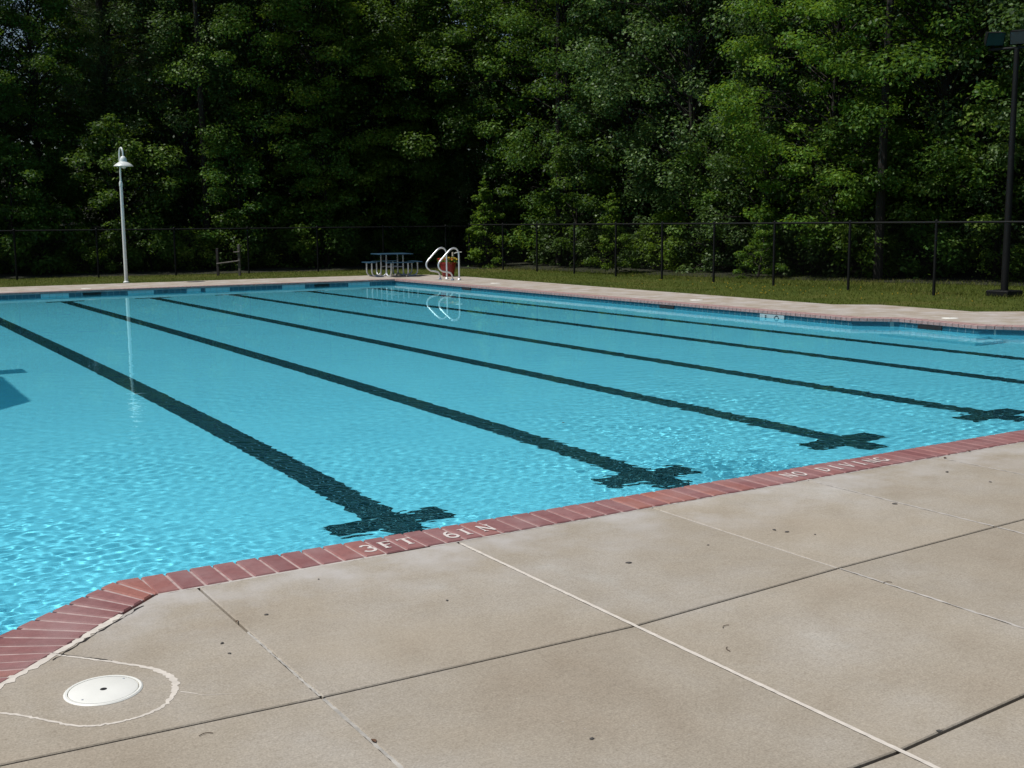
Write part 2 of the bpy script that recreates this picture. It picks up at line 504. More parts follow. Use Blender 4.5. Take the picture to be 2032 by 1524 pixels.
# --- lane lines
LANES = [3.28, 5.45, 7.56, 9.58, 11.72, 13.68]
LANES_NEAR = [3.30, 5.53, 7.75, 9.86, 11.96, 13.80]
for u, un in zip(LANES, LANES_NEAR):
    z = FLOOR + 0.004; w = 0.135; L = 0.44
    y0, yn0, yn1, yf0, yf1 = 6.46, 6.725, 7.015, 29.0, 29.26
    if u > 13: L = 0.40
    P = [(u - w, y0), (u + w, y0), (u + w, yn0), (u + L, yn0), (u + L, yn1), (u + w, yn1), (u + w, yf0), (u + L, yf0), (u + L, yf1), (u - L, yf1), (u - L, yf0), (u - w, yf0), (u - w, yn1), (u - L, yn1), (u - L, yn0), (u - w, yn0)]
    P = [(x + (un - u) * (29.13 - y) / (29.13 - 6.87), y) for x, y in P]
    o = sheet('lane_line', [P], z, M['lane'])
    pool_part(o)

# --- things on the far wall and right wall
def far_v(u, d=0.0): return 30.12 + (14.80 - u) * (30.78 - 30.12) / 23.8 + 0.02 - d
FA = math.atan2(30.78 - 30.12, -23.8)
def far_plate(name, u0, u1, z0, z1, proud, mat):
    d = 0.012
    q = [(u0, far_v(u0, proud)), (u1, far_v(u1, proud))]
    V = [(*q[0], z0), (*q[1], z0), (*q[1], z1), (*q[0], z1), (q[0][0], q[0][1] + d, z0), (q[1][0], q[1][1] + d, z0), (q[1][0], q[1][1] + d, z1), (q[0][0], q[0][1] + d, z1)]
    return pool_part(MB().add(V, [(0, 1, 2, 3), (3, 2, 6, 7), (0, 4, 5, 1), (0, 3, 7, 4), (1, 5, 6, 2)]).build(name, mat))
for u in LANES:
    far_plate('lane_target_tile', u - 0.33, u + 0.33, -0.55, -0.06, 0.008, M['pale_tile'])
    far_plate('lane_target_mark', u - 0.16, u + 0.20, -0.80, -0.50, 0.016, M['lane'])
far_plate('depth_marker_tile', 8.75, 9.12, -0.40, -0.06, 0.008, M['pale_tile'])
for u in (6.35, 12.55):
    far_plate('skimmer_mouth', u - 0.22, u + 0.22, -0.185, -0.065, 0.014, M['black_hole'])
for u in (4.25, 8.2):
    far_plate('return_inlet', u - 0.05, u + 0.05, -0.22, -0.12, 0.014, M['black_hole'])
def right_plate(name, v0, v1, z0, z1, mat, u=14.745):
    return pool_part(MB().box(u, u + 0.02, v0, v1, z0, z1).build(name, mat))
for v in (25.9, 17.75): right_plate('skimmer_mouth', v - 0.22, v + 0.22, -0.19, -0.06, M['black_hole'], 14.745 + (v - 12.97) * 0.0035)
right_plate('skimmer_mouth', 11.55, 12.0, -0.19, -0.06, M['black_hole'], 15.185)
mk = right_plate('depth_marker_tile', 14.50, 15.10, -0.21, -0.058, M['white_tile'], 14.742)
mkz = -0.125
ring = MB()
for k in range(24):
    a0, a1 = 2 * math.pi * k / 24, 2 * math.pi * (k + 1) / 24
    ring.add([(0, math.cos(a0) * .06, math.sin(a0) * .06), (0, math.cos(a1) * .06, math.sin(a1) * .06), (0, math.cos(a1) * .038, math.sin(a1) * .038), (0, math.cos(a0) * .038, math.sin(a0) * .038)], [(0, 1, 2, 3)])
ro = ring.build('painted_ring', M['lane'], loc=(14.739, 14.68, mkz)); ro.parent = mk
bo = MB().add([(0, 0.02, -0.05), (0, -0.02, -0.05), (0, -0.02, 0.05), (0, 0.02, 0.05)], [(0, 1, 2, 3)]).build('painted_numeral', M['lane'], loc=(14.739, 14.95, mkz)); bo.parent = mk
# entry steps in the alcove of the right wall
for k, (uu, zz) in enumerate(((14.95, -0.52), (14.6, -0.82))):
    pool_part(MB().box(uu - 0.02 * k, 15.24, 10.75 - 0.25 * k, 12.15 + 0.1 * k, FLOOR + 0.002 * (k + 1), zz).build('entry_step', M['plaster']))

# ------------------------------------------------------------------ water (real ripples, refracting)
us = np.concatenate([np.arange(-9.0, -0.2, 0.25), np.arange(-0.2, 6.5, 0.0125), np.arange(6.5, 16.62, 0.026)])
vv = [2.97]
while vv[-1] < 30.75: vv.append(vv[-1] + (0.02 if vv[-1] < 4.5 else 0.009 + 0.0036 * max(0, vv[-1] - 4.8)))
vv = np.array(vv)
U, Vg = np.meshgrid(us, vv)
SP = np.maximum(np.where(U < 6.5, 0.0125, 0.026), 0.009 + 0.0036 * np.maximum(0, Vg - 4.8))   # grid spacing
rng = np.random.default_rng(11)
Z = np.zeros_like(U)
breeze = 0.85 + 0.25 * np.sin(U * 0.42 + 0.7) * np.sin(Vg * 0.31 + 1.9) + 0.2 * np.sin(U * 0.9 - Vg * 0.6)
breeze = breeze * (0.75 + 0.35 * np.sin(U * 2.1 + 1.3 * np.sin(Vg * 0.8)) * np.sin(Vg * 1.7 + np.sin(U)))
near = np.exp(-((np.maximum(Vg - 5.0, 0) + 0.22 * np.maximum(U - 1.5, 0)) / 8.0))
for k in range(110):
    lam = math.exp(rng.uniform(math.log(0.055), math.log(0.125))) if k < 66 else math.exp(rng.uniform(math.log(0.2), math.log(0.9))) if k < 84 else math.exp(rng.uniform(math.log(0.10), math.log(0.26)))
    th = rng.normal(1.25, 0.7) if k % 3 else rng.uniform(0, math.pi)
    ph = rng.uniform(0, 6.28); kk = 2 * math.pi / lam
    slope = 0.0090 if k < 66 else 0.0016 if k < 84 else 0.0046
    fade = (near + 0.2) if k < 66 else (0.4 + 0.6 * near) if k < 84 else np.clip(1.15 - (Vg - 5) / 17.0, 0.12, 1)
    fade = fade * np.clip(lam / SP / 2.2 - 1.0, 0, 1)
    Z += breeze * fade * slope / kk * np.sin(kk * (U * math.cos(th) + Vg * math.sin(th)) + ph + 0.9 * np.sin(3.7 * U + ph) + 0.8 * np.sin(3.3 * Vg - ph))
idx = np.arange(U.size).reshape(U.shape)
Fq = np.stack([idx[:-1, :-1], idx[:-1, 1:], idx[1:, 1:], idx[1:, :-1]], -1).reshape(-1, 4)
cu = (U[:-1, :-1] + U[1:, 1:]).ravel() / 2; cv = (Vg[:-1, :-1] + Vg[1:, 1:]).ravel() / 2
def inside(P, x, y):
    res = np.zeros(len(x), bool); n = len(P)
    for i in range(n):
        (x1, y1), (x2, y2) = P[i], P[(i + 1) % n]
        if y1 == y2: continue
        c = ((y1 > y) != (y2 > y)) & (x < (x2 - x1) * (y - y1) / (y2 - y1) + x1)
        res ^= c
    return res
keep = inside(offset_out(CCW, 0.1), cu, cv)
Fq = Fq[keep]
used = np.unique(Fq); remap = np.full(U.size, -1, np.int64); remap[used] = np.arange(len(used))
WV = np.stack([U.ravel(), Vg.ravel(), Z.ravel() + WZ], -1)[used]
water = link('water', np_mesh('water', WV, remap[Fq], M['water'], True))
tag(water, kind='structure')
water.cycles.is_caustics_caster = True

# ------------------------------------------------------------------ coping
coping = empty('pool_coping')
tag(coping, kind='structure')
bed = MB()
nn = len(CCW)
for i in range(nn):
    j = (i + 1) % nn
    a, b = inset(OUT_CCW, 0.004)[i], inset(OUT_CCW, 0.004)[j]; c, d = WALL_CCW[j], WALL_CCW[i]
    Vb = [(*a, -0.0015), (*b, -0.0015), (*c, -0.0015), (*d, -0.0015), (*a, -0.07), (*b, -0.07), (*c, -0.044), (*d, -0.044)]
    bed.add(Vb, [(0, 1, 2, 3), (3, 2, 6, 7), (0, 4, 5, 1)])
bed.build('mortar_bed', M['mortar'], coping)
rngb = np.random.default_rng(5)
def brick_geo(mb, a, b, c, d, z0=-0.048, z1=0.004, bev=0.006):
    """a,b on the outer edge, c,d on the pool edge (a->b->c->d)"""
    P = [a, b, c, d]
    area = sum(P[i][0] * P[(i + 1) % 4][1] - P[(i + 1) % 4][0] * P[i][1] for i in range(4))
    if area < 0: P = P[::-1]
    return mb.prism(P, z0, z1, bev)
GAP = 0.0055
def course(o0, o1, i0, i1, joints):
    o0, o1, i0, i1 = (np.array(p, float) for p in (o0, o1, i0, i1))
    for t0, t1, g in joints:
        yield [tuple(o0 + (o1 - o0) * (t0 + g)), tuple(o0 + (o1 - o0) * (t1 - g)), tuple(i0 + (i1 - i0) * (t1 - g)), tuple(i0 + (i1 - i0) * (t0 + g))]
# near wall: single bricks; the lines between them run along the lanes
Ao = oi_(A); Bo = oi_((16.60, 5.222))
BW = 0.1128; J0 = 2.137
def near_v_in(u): return A[1] + (5.222 - A[1]) * (u - A[0]) / (16.60 - A[0])
def near_v_out(u): return Ao[1] + (Bo[1] - Ao[1]) * (u - Ao[0]) / (Bo[0] - Ao[0])
far_course = MB()
k0 = math.ceil((A[0] - J0) / BW)
for k in range(k0, 130):
    u0, u1 = J0 + k * BW, J0 + (k + 1) * BW
    if u1 > 16.5: break
    uo0, uo1 = max(u0, Ao[0] + 0.003), max(u1, Ao[0] + 0.03)
    P = [(uo0 + GAP, near_v_out(uo0)), (uo1 - GAP, near_v_out(uo1)), (u1 - GAP, near_v_in(u1)), (u0 + GAP, near_v_in(u0))]
    cx, cy = sum(p[0] for p in P) / 4, sum(p[1] for p in P) / 4
    dz = rngb.uniform(-0.0012, 0.0012); tilt = rngb.uniform(-0.004, 0.004)
    if u0 < 9.3:
        mb = MB(); brick_geo(mb, *[(p[0] - cx, p[1] - cy) for p in P])
        o = mb.build('brick', M['brick'], coping, loc=(cx, cy, dz)); o.rotation_euler = (tilt, tilt * 0.6, rngb.uniform(-0.006, 0.006))
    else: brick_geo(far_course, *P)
# small wedge brick at the corner, then the angled run
wed = [Ao, (J0 + k0 * BW - GAP, near_v_out(1.2)), (J0 + k0 * BW - GAP, near_v_in(J0 + k0 * BW)), A]
LLo, Ko = oi_(LL), oi_(K)
d1 = np.array(LL) - np.array(A); len1 = np.linalg.norm(d1)
run_o0, run_o1, run_i0, run_i1 = np.array(Ao), np.array(Ko), np.array(A), np.array(K)
Lrun = np.linalg.norm(run_i1 - run_i0)
nb = int(Lrun / 0.105)
for P in course(run_o0, run_o1, run_i0, run_i1, [(i / nb, (i + 1) / nb, 0.0105 / Lrun) for i in range(nb)]):
    cx, cy = sum(p[0] for p in P) / 4, sum(p[1] for p in P) / 4
    if cx > -0.4:
        mb = MB(); brick_geo(mb, *[(p[0] - cx, p[1] - cy) for p in P])
        mb.build('brick', M['brick'], coping, loc=(cx, cy, rngb.uniform(-0.001, 0.001)))
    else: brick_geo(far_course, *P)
# the other sides: bricks too small to pick apart
for i in range(nn):
    a, b = CCW[i], CCW[(i + 1) % nn]
    if {a, b} in ({A, LL}, {LL, K}, {A, (16.60, 5.222)}): continue
    Lr = math.dist(a, b); m_ = max(1, int(Lr / 0.114))
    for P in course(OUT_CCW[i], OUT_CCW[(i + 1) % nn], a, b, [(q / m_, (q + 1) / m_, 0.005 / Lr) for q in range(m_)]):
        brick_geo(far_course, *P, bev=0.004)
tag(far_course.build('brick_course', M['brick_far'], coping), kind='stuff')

# painted depth and warning letters
def arc(cx, cy, rx, ry, a0, a1, n=14): return [(cx + rx * math.cos(R(a0 + (a1 - a0) * i / n)), cy + ry * math.sin(R(a0 + (a1 - a0) * i / n))) for i in range(n + 1)]
T_, t_ = 0.20, 0.10   # thick and thin strokes in a 1-high glyph
GL = {
 '3': [(arc(0.38, 0.74, 0.26, 0.24, 160, -80), 0.15), (arc(0.36, 0.27, 0.32, 0.27, 85, -165), 0.17)],
 '6': [(arc(0.45, 0.29, 0.30, 0.28, 0, 360, 22), 0.17), (arc(0.62, 0.40, 0.46, 0.58, 185, 95), 0.15)],
 'F': [([(0.2, 0), (0.2, 1)], T_), ([(0.05, 0.96), (0.72, 0.96)], t_), ([(0.2, 0.52), (0.6, 0.52)], t_), ([(0.04, 0.03), (0.4, 0.03)], 0.07), ([(0.69, 0.99), (0.69, 0.8)], 0.08)],
 'T': [([(0.4, 0), (0.4, 1)], T_), ([(0.0, 0.95), (0.8, 0.95)], t_), ([(0.2, 0.03), (0.6, 0.03)], 0.07), ([(0.03, 0.99), (0.03, 0.78)], 0.08), ([(0.77, 0.99), (0.77, 0.78)], 0.08)],
 'I': [([(0.3, 0), (0.3, 1)], T_), ([(0.08, 0.97), (0.52, 0.97)], 0.07), ([(0.08, 0.03), (0.52, 0.03)], 0.07)],
 'N': [([(0.14, 0), (0.14, 1)], 0.10), ([(0.12, 0.98), (0.74, 0.02)], T_), ([(0.74, 0), (0.74, 1)], 0.10), ([(0.0, 0.03), (0.3, 0.03)], 0.07), ([(0.58, 0.97), (0.9, 0.97)], 0.07)],
 'O': [(arc(0.42, 0.5, 0.34, 0.44, 0, 360, 24), 0.15)],
 'D': [([(0.16, 0), (0.16, 1)], T_), (arc(0.2, 0.5, 0.5, 0.44, 90, -90), 0.14)],
 'V': [([(0.08, 1), (0.4, 0.02)], T_), ([(0.4, 0.02), (0.74, 1)], 0.10), ([(-0.04, 0.97), (0.26, 0.97)], 0.07), ([(0.6, 0.97), (0.88, 0.97)], 0.07)],
 'G': [(arc(0.44, 0.5, 0.36, 0.44, 45, 340), 0.16), ([(0.76, 0.4), (0.76, 0.05)], 0.16), ([(0.52, 0.4), (0.84, 0.4)], 0.07)],
}
def glyph(ch, u, v, h, wscale):
    mb = MB(); z = 0.0
    for pts, w in GL[ch]:
        z += 0.0003
        pts = [np.array(p, float) for p in pts]
        Vg_ = []
        for i in range(len(pts)):
            t = pts[min(i + 1, len(pts) - 1)] - pts[max(i - 1, 0)]; t /= np.linalg.norm(t)
            nrm = np.array([-t[1], t[0]]) * w / 2
            for q in (pts[i] + nrm, pts[i] - nrm): Vg_.append(((q[0] - 0.4) * h * wscale, (q[1] - 0.5) * h, z))
        mb.add(Vg_, [(2 * i + 1, 2 * i + 3, 2 * i + 2, 2 * i) for i in range(len(pts) - 1)])
    mb.build('painted_letter', M['letter'], coping, loc=(u, v, 0.0062))
for ch, u, v in (('3', 2.317, 5.088), ('F', 2.425, 5.095), ('T', 2.537, 5.095), ('6', 2.778, 5.078), ('I', 2.885, 5.085), ('N', 3.001, 5.090)):
    glyph(ch, u, v, 0.115, 0.82)
for ch, u, v in zip('NODIVING', (5.254, 5.350, 5.574, 5.695, 5.806, 5.926, 6.030, 6.126), (5.098, 5.095, 5.097, 5.097, 5.098, 5.098, 5.099, 5.099)):
    glyph(ch, u, v, 0.115, 0.80)

# ------------------------------------------------------------------ decks and ground
deck_bed = sheet('deck_base', [[(-14, -8), (22, -8), (22, 4.9), Bo, Ao, LLo, Ko, (-9.28, Ko[1]), (-14, Ko[1])]], -0.075, M['joint'])
tag(deck_bed, kind='structure')
Hc = oi_((14.80, 30.12)); Ic = oi_((-9.0, 30.78))
right_chain = [Bo, oi_((16.60, 9.20)), oi_((15.55, 10.28)), oi_((15.15, 10.88)), oi_((15.22, 12.40)), oi_((14.74, 12.97)), Hc, Ic]
DECK_OUT = [(-14, 34.0), (4.6, 33.42), (11.5, 33.2), (16.05, 32.86), (16.95, 32.05), (17.2, 30.0), (16.86, 15.3), (17.5, 14.7), (17.42, 12.6), (18.1, 12.15), (18.4, 4.9)]
far_deck = sheet('pool_deck_far_side', [right_chain + [(-14, Ic[1])] + DECK_OUT], 0.0, M['concrete_far'])
tag(far_deck, kind='structure')
left_deck = sheet('pool_deck_left_side', [[(-14, Ko[1]), (-9.28, Ko[1]), Ic, (-14, Ic[1])]], 0.0, M['concrete_far'])
tag(left_deck, kind='structure')
# thick edge of the far deck
edge = MB()
for a, b in zip(DECK_OUT[:-1], DECK_OUT[1:]):
    edge.add([(*a, 0), (*b, 0), (*b, -0.1), (*a, -0.1)], [(0, 1, 2, 3)])
edge.build('slab_edge', M['concrete_far'], far_deck)
ground = sheet('ground', [[(-500, -500), (500, -500), (500, 500), (-500, 500)], [(-14, -8), (22, -8), (22, 4.9)] + DECK_OUT[::-1]], -0.03, M['lawn'])
tag(ground, kind='structure')

# near deck: concrete slabs with open joints
deck = empty('pool_deck_near_side'); tag(deck, kind='structure')
CU = [1.42, 2.757, 4.03, 5.275, 6.52, 7.79, 9.06, 10.4]
def d1(u): return float(np.interp(u, [-0.5, 0.4, 1.42, 2.757, 4.03, 5.275, 6.5, 10.5], [3.64, 3.598, 3.530, 3.490, 3.575, 3.622, 3.66, 3.74]))
def d2(u): return float(np.interp(u, [-1.0, 2.55, 2.757, 3.466, 5, 10.5], [2.19, 2.18, 2.178, 2.236, 2.30, 2.45]))
def d0(u): return near_v_out(u) - 0.012
def d3(u): return 0.9
def d4(u): return -0.45
rows = [d0, d1, d2, d3, d4]
JW = {0: 0.0055, 1: 0.0065, 2: 0.0035, 3: 0.003, 4: 0.003, 5: 0.003, 6: 0.003, 7: 0.003}   # half widths of the joints along the lanes
DW = [0.002, 0.0065, 0.0078, 0.008, 0.008]
def slab(P, name='slab'):
    cx, cy = sum(p[0] for p in P) / len(P), sum(p[1] for p in P) / len(P)
    area = sum(P[i][0] * P[(i + 1) % len(P)][1] - P[(i + 1) % len(P)][0] * P[i][1] for i in range(len(P)))
    if area < 0: P = P[::-1]
    MB().prism([(p[0] - cx, p[1] - cy) for p in P], -0.1, 0.0, 0.004).build(name, M['concrete'], deck, loc=(cx, cy, 0))
for c in range(len(CU) - 1):
    for r in range(4):
        ua, ub = CU[c] + JW[c], CU[c + 1] - JW[c + 1]
        top = lambda u: rows[r](u) - DW[r]
        bot = lambda u: rows[r + 1](u) + DW[r + 1]
        slab([(ua, bot(ua)), (ub, bot(ub)), (ub, top(ub)), (ua, top(ua))])
ub = CU[0] - JW[0]
def off_line(p, q, d):
    p, q = np.array(p), np.array(q); t = (q - p) / np.linalg.norm(q - p); nrm = np.array([-t[1], t[0]])
    return p + nrm * d, q + nrm * d
e0, e1 = off_line(Ao, Ko, 0.012)     # just outside the angled coping
tt = lambda y: (e0 + (e1 - e0) * (y - e0[1]) / (e1[1] - e0[1]))
corner = (Ao[0] + 0.008, d0(Ao[0]) - DW[0])
x_d1 = tt(3.62)
slab([(x_d1[0] + 0.01, d1(x_d1[0]) + DW[1]), (0.4, d1(0.4) + DW[1]), (ub, d1(ub) + DW[1]), (ub, d0(ub) - DW[0]), corner])
slab([(-0.9, d2(0)), (ub, d2(ub) + DW[2]), (ub, d1(ub) - DW[1]), (0.4, d1(0.4) - DW[1]), (x_d1[0] + 0.01, d1(x_d1[0]) - DW[1])])
slab([(-0.9, d3(0)), (ub, d3(ub) + DW[3]), (ub, d2(ub) - DW[2]), (-0.9, d2(0) - DW[2])])
slab([(-0.9, d4(0)), (ub, d4(ub) + DW[4]), (ub, d3(ub) - DW[3]), (-0.9, d3(0) - DW[3])])

def strip(name, pts, w, z, mat, seed=0, jag=0.3, th=0.004, parent=None, wob=0.0):
    """a ragged band following pts"""
    rg = np.random.default_rng(seed); P = []
    pts = [np.array(p, float) for p in pts]
    dense = []
    for a, b in zip(pts[:-1], pts[1:]):
        m_ = max(2, int(np.linalg.norm(b - a) / 0.025))
        dense += [a + (b - a) * i / m_ for i in range(m_)]
    dense.append(pts[-1]); Vs = []; Fs = []
    wv = np.cumsum(rg.normal(size=len(dense))); wv = (wv - np.linspace(wv[0], wv[-1], len(dense))) / max(1e-6, np.abs(wv - wv.mean()).max() + 1.0)
    wv = 0.5 * wv + 0.35 * rg.normal(size=len(dense))
    d2_ = [np.array(q) for q in dense]
    for i in range(len(dense)):
        t = d2_[min(i + 1, len(dense) - 1)] - d2_[max(i - 1, 0)]; t /= np.linalg.norm(t)
        dense[i] = d2_[i] + np.array([-t[1], t[0]]) * wob * wv[i]
    for i, p in enumerate(dense):
        t = dense[min(i + 1, len(dense) - 1)] - dense[max(i - 1, 0)]; t /= np.linalg.norm(t); nrm = np.array([-t[1], t[0]])
        ww = w(i / (len(dense) - 1)) if callable(w) else w
        l_, r_ = p + nrm * ww * (0.5 + jag * rg.uniform(-1, 1)), p - nrm * ww * (0.5 + jag * rg.uniform(-1, 1))
        Vs += [(l_[0], l_[1], z), (r_[0], r_[1], z)]
    for i in range(len(dense) - 1): Fs.append((2 * i + 1, 2 * i + 3, 2 * i + 2, 2 * i))
    return MB().add(Vs, Fs).build(name, mat, parent or deck)
strip('joint_sealant', [(2.757, 4.92), (2.757, 3.49), (2.757, 2.18), (2.757, 0.95)], 0.0185, 0.0012, M['sealant'], 1, 0.08)
strip('joint_sealant', [(1.42, 4.3), (1.42, 3.55)], 0.011, -0.0035, M['sealant_grey'], 2, 0.3)
strip('joint_sealant', [(1.42, 3.52), (1.42, 2.2)], 0.014, -0.002, M['sealant_grey'], 3, 0.2)
for i, u in enumerate((4.03, 5.275, 6.52, 7.79)):
    strip('joint_sealant', [(u, 4.88), (u, d1(u) + 0.01)], 0.013, 0.0012 if i else -0.002, M['sealant_faint'], 10 + i, 0.35)
    strip('joint_sealant', [(u, d1(u) - 0.01), (u, 2.3)], 0.013, 0.0012, M['sealant_faint'], 20 + i, 0.35)
# pale mortar edge between coping and slabs, stronger on the left
strip('edge_mortar', [(Ao[0] + 0.02, d0(1.2) + 0.006), (2.36, d0(2.3) + 0.006)], 0.022, -0.001, M['sealant_faint'], 31, 0.3)
strip('edge_mortar', [(2.6, d0(2.6) - 0.004), (9.0, d0(9) - 0.004)], 0.010, 0.0009, M['sealant_faint'], 32, 0.45)
strip('edge_mortar', [tuple(tt(4.78)), tuple(tt(4.1))], lambda t: 0.034, 0.0015, M['sealant'], 33, 0.3, wob=0.008)
strip('edge_crack', [tuple(tt(4.86) + np.array([0.022, -0.014])), tuple(tt(4.42) + np.array([0.026, -0.018]))], lambda t: 0.008 * (0.4 + abs(math.sin(9 * t + 1)) * (0.5 + 0.5 * math.sin(31 * t))), 0.0021, M['joint'], 34, 0.48, wob=0.012)
# skimmer surround: a pale ring in the slab
ringpts = smooth_path([(0.30, 4.115), (0.46, 4.00), (0.56, 3.885), (0.645, 3.765), (0.72, 3.718), (0.83, 3.712), (0.93, 3.75), (1.005, 3.86), (1.03, 3.985), (0.985, 4.125), (0.86, 4.29), (0.735, 4.435), (0.70, 4.48)], 6)
strip('patch_sealant', [tuple(p) for p in ringpts], lambda t: 0.011 + 0.016 * math.exp(-((t - 0.66) / 0.13) ** 2), 0.0012, M['sealant'], 41, 0.2, wob=0.004)
strip('patch_crack', [tuple(np.array(p) + np.array([0.004, 0.008])) for p in ringpts[-14:-2]], lambda t: 0.006 * abs(math.sin(7 * t + 0.5)), 0.002, M['joint'], 42, 0.45, wob=0.006)
strip('hairline_crack', [(1.02, 3.845), (1.06, 3.80), (1.075, 3.775), (1.16, 3.73), (1.24, 3.69)], lambda t: 0.005 * (1.1 - t), 0.001, M['sealant'], 43, 0.3)

# ------------------------------------------------------------------ skimmer lids
def lid(loc, label):
    o = empty('skimmer_lid', loc, 0.4, label, 'lid', 'skimmer lids set in the pool deck')
    MB().lathe([(0.0, 0.006), (0.022, 0.006), (0.112, 0.0062), (0.117, 0.004), (0.117, -0.01)], 40).build('cover', M['white'], o, True)
    MB().lathe([(0.120, -0.01), (0.120, 0.0045), (0.128, 0.0052), (0.133, 0.0015), (0.133, -0.01)], 40).build('rim', M['white'], o, True)
    MB().lathe([(0.0, 0.0072), (0.010, 0.0072), (0.012, 0.0064)], 16).build('finger_hole', M['black_hole'], o, True)
    for s in (-1, 1):
        MB().lathe([(0.0, 0.0075), (0.004, 0.0072), (0.0045, 0.006)], 8, (0.098 * s, 0.02 * s, 0)).build('screw', M['galv'], o)
    return o
lid((0.795, 4.005, 0.0), 'round white skimmer lid with a dark centre hole in the near deck corner')
lid((15.66, 17.88, 0.0), 'white skimmer lid in the right deck halfway down the long side')
lid((15.97, 11.99, 0.0), 'white skimmer lid in the right deck beside the stepped pool edge')
lid((15.90, 26.26, 0.0), 'white skimmer lid in the right deck nearest the steel grab rails')
lid((6.37, 31.15, 0.0), 'white skimmer lid in the far deck left of the white lamp post')

# ------------------------------------------------------------------ bits on the deck
def pebble_mesh(seed, s):
    rg = np.random.default_rng(seed)
    prof = [(0.0, -0.002), (0.75, 0.0), (1.0, 0.3), (0.8, 0.65), (0.35, 0.85), (0.0, 0.9)]
    mb = MB().lathe([(r * s, max(z, 0) * s * 0.7) for r, z in prof], 9)
    mb.V = [(v[0] * (1 + 0.25 * math.sin(3 * v[1] / s + seed)) * 1.5, v[1] * (1 + 0.2 * math.sin(4 * v[0] / s + seed)), v[2]) for v in mb.V]
    return mb
PB = [((1.55, 4.44), 'flat dark chip of grit on the slab left of the depth marking', 0.008), ((2.27, 4.18), 'dark bit of grit on the slab below the depth marking', 0.007), ((3.26, 4.18), 'largest dark pebble, on the slab right of the white joint', 0.012),
      ((1.29, 4.22), 'dark grit beside the open joint, upper of the pair near the skimmer', 0.008), ((1.28, 4.10), 'dark grit beside the open joint, lower of the pair near the skimmer', 0.007), ((2.01, 2.76), 'dark curl of grit on the slab at the bottom middle', 0.008),
      ((4.26, 4.22), 'left one of two flat grit flakes below the NO DIVING sign', 0.010), ((4.285, 4.155), 'right one of two flat grit flakes below the NO DIVING sign', 0.010), ((4.37, 4.04), 'tiny dark pebble just right of the two flat flakes', 0.006),
      ((5.23, 4.24), 'dark flake on the faint joint below the word DIVING', 0.012), ((6.18, 4.61), 'pale grey flake on the far right slab near the coping', 0.012), ((6.16, 4.28), 'small brown flake on the far right slab', 0.009), ((3.78, 4.20), 'tiny grit speck beside the fourth slab joint', 0.006),
      ((1.92, 4.77), 'tiny dark speck on the slab just below the 3FT letters', 0.005), ((2.97, 2.20), 'rounded dark pebble beside the wide joint at bottom right', 0.008)]
for k, ((x, y), lb, s) in enumerate(PB):
    s *= 0.8
    o = pebble_mesh(k, s).build('pebble', M['stone'], None, True, (x, y, 0.001), k * 1.3)
    tag(o, lb, 'pebble', 'bits of grit on the near deck')
TW = [((3.05, 3.28), 0.4, 'short curved twig on the slab below the white joint crossing'), ((2.89, 3.09), 1.2, 'small hooked twig close to the white sealed joint'), ((4.04, 3.30), -0.2, 'straight dark twig on the faint joint at right'), ((0.99, 3.46), 0.1, 'thin curved twig below the skimmer lid patch')]
for k, ((x, y), rz, lb) in enumerate(TW):
    pts = smooth_path([(-0.022, 0, 0.003), (-0.006, 0.006, 0.004), (0.010, 0.004, 0.004), (0.022, -0.006, 0.003)], 3)
    tag(MB().tube(pts, 0.0013, 5).build('twig', M['twig'], None, True, (x, y, 0.0), rz), lb, 'twig', 'twigs lying on the near deck')
def leaf_thing(name, loc, s, lb, rz):
    mb = MB().add([(-1 * s, 0, 0.1 * s), (-.3 * s, .45 * s, .25 * s), (.5 * s, .4 * s, .2 * s), (1.1 * s, 0, 0.05 * s), (.5 * s, -.4 * s, .15 * s), (-.3 * s, -.45 * s, .3 * s), (0.1 * s, 0, 0.02 * s)],
                  [(0, 6, 1), (1, 6, 2), (2, 6, 3), (3, 6, 4), (4, 6, 5), (5, 6, 0)])
    return tag(mb.build(name, M['dead_leaf'], None, False, loc, rz), lb, 'leaf')
leaf_thing('dead_leaf', (6.54, 4.90, 0.002), 0.022, 'dead brown leaf against the coping at the far right', 0.5)
leaf_thing('dead_leaf', (6.86, 4.95, 0.006), 0.022, 'upright dead leaf by the coping at the right picture edge', 1.5)
leaf_thing('floating_leaf', (5.546, 8.04, WZ + 0.008), 0.022, 'dark leaf floating on the water in mid pool', 0.3)
leaf_thing('dead_leaf', (1.42, 4.43, 0.001), 0.012, 'small rust brown leaf stuck in the open joint', 0.9)
leaf_thing('dead_leaf', (1.425, 3.125, 0.0), 0.016, 'dark bit of leaf wedged in the joint at bottom left', 1.6)

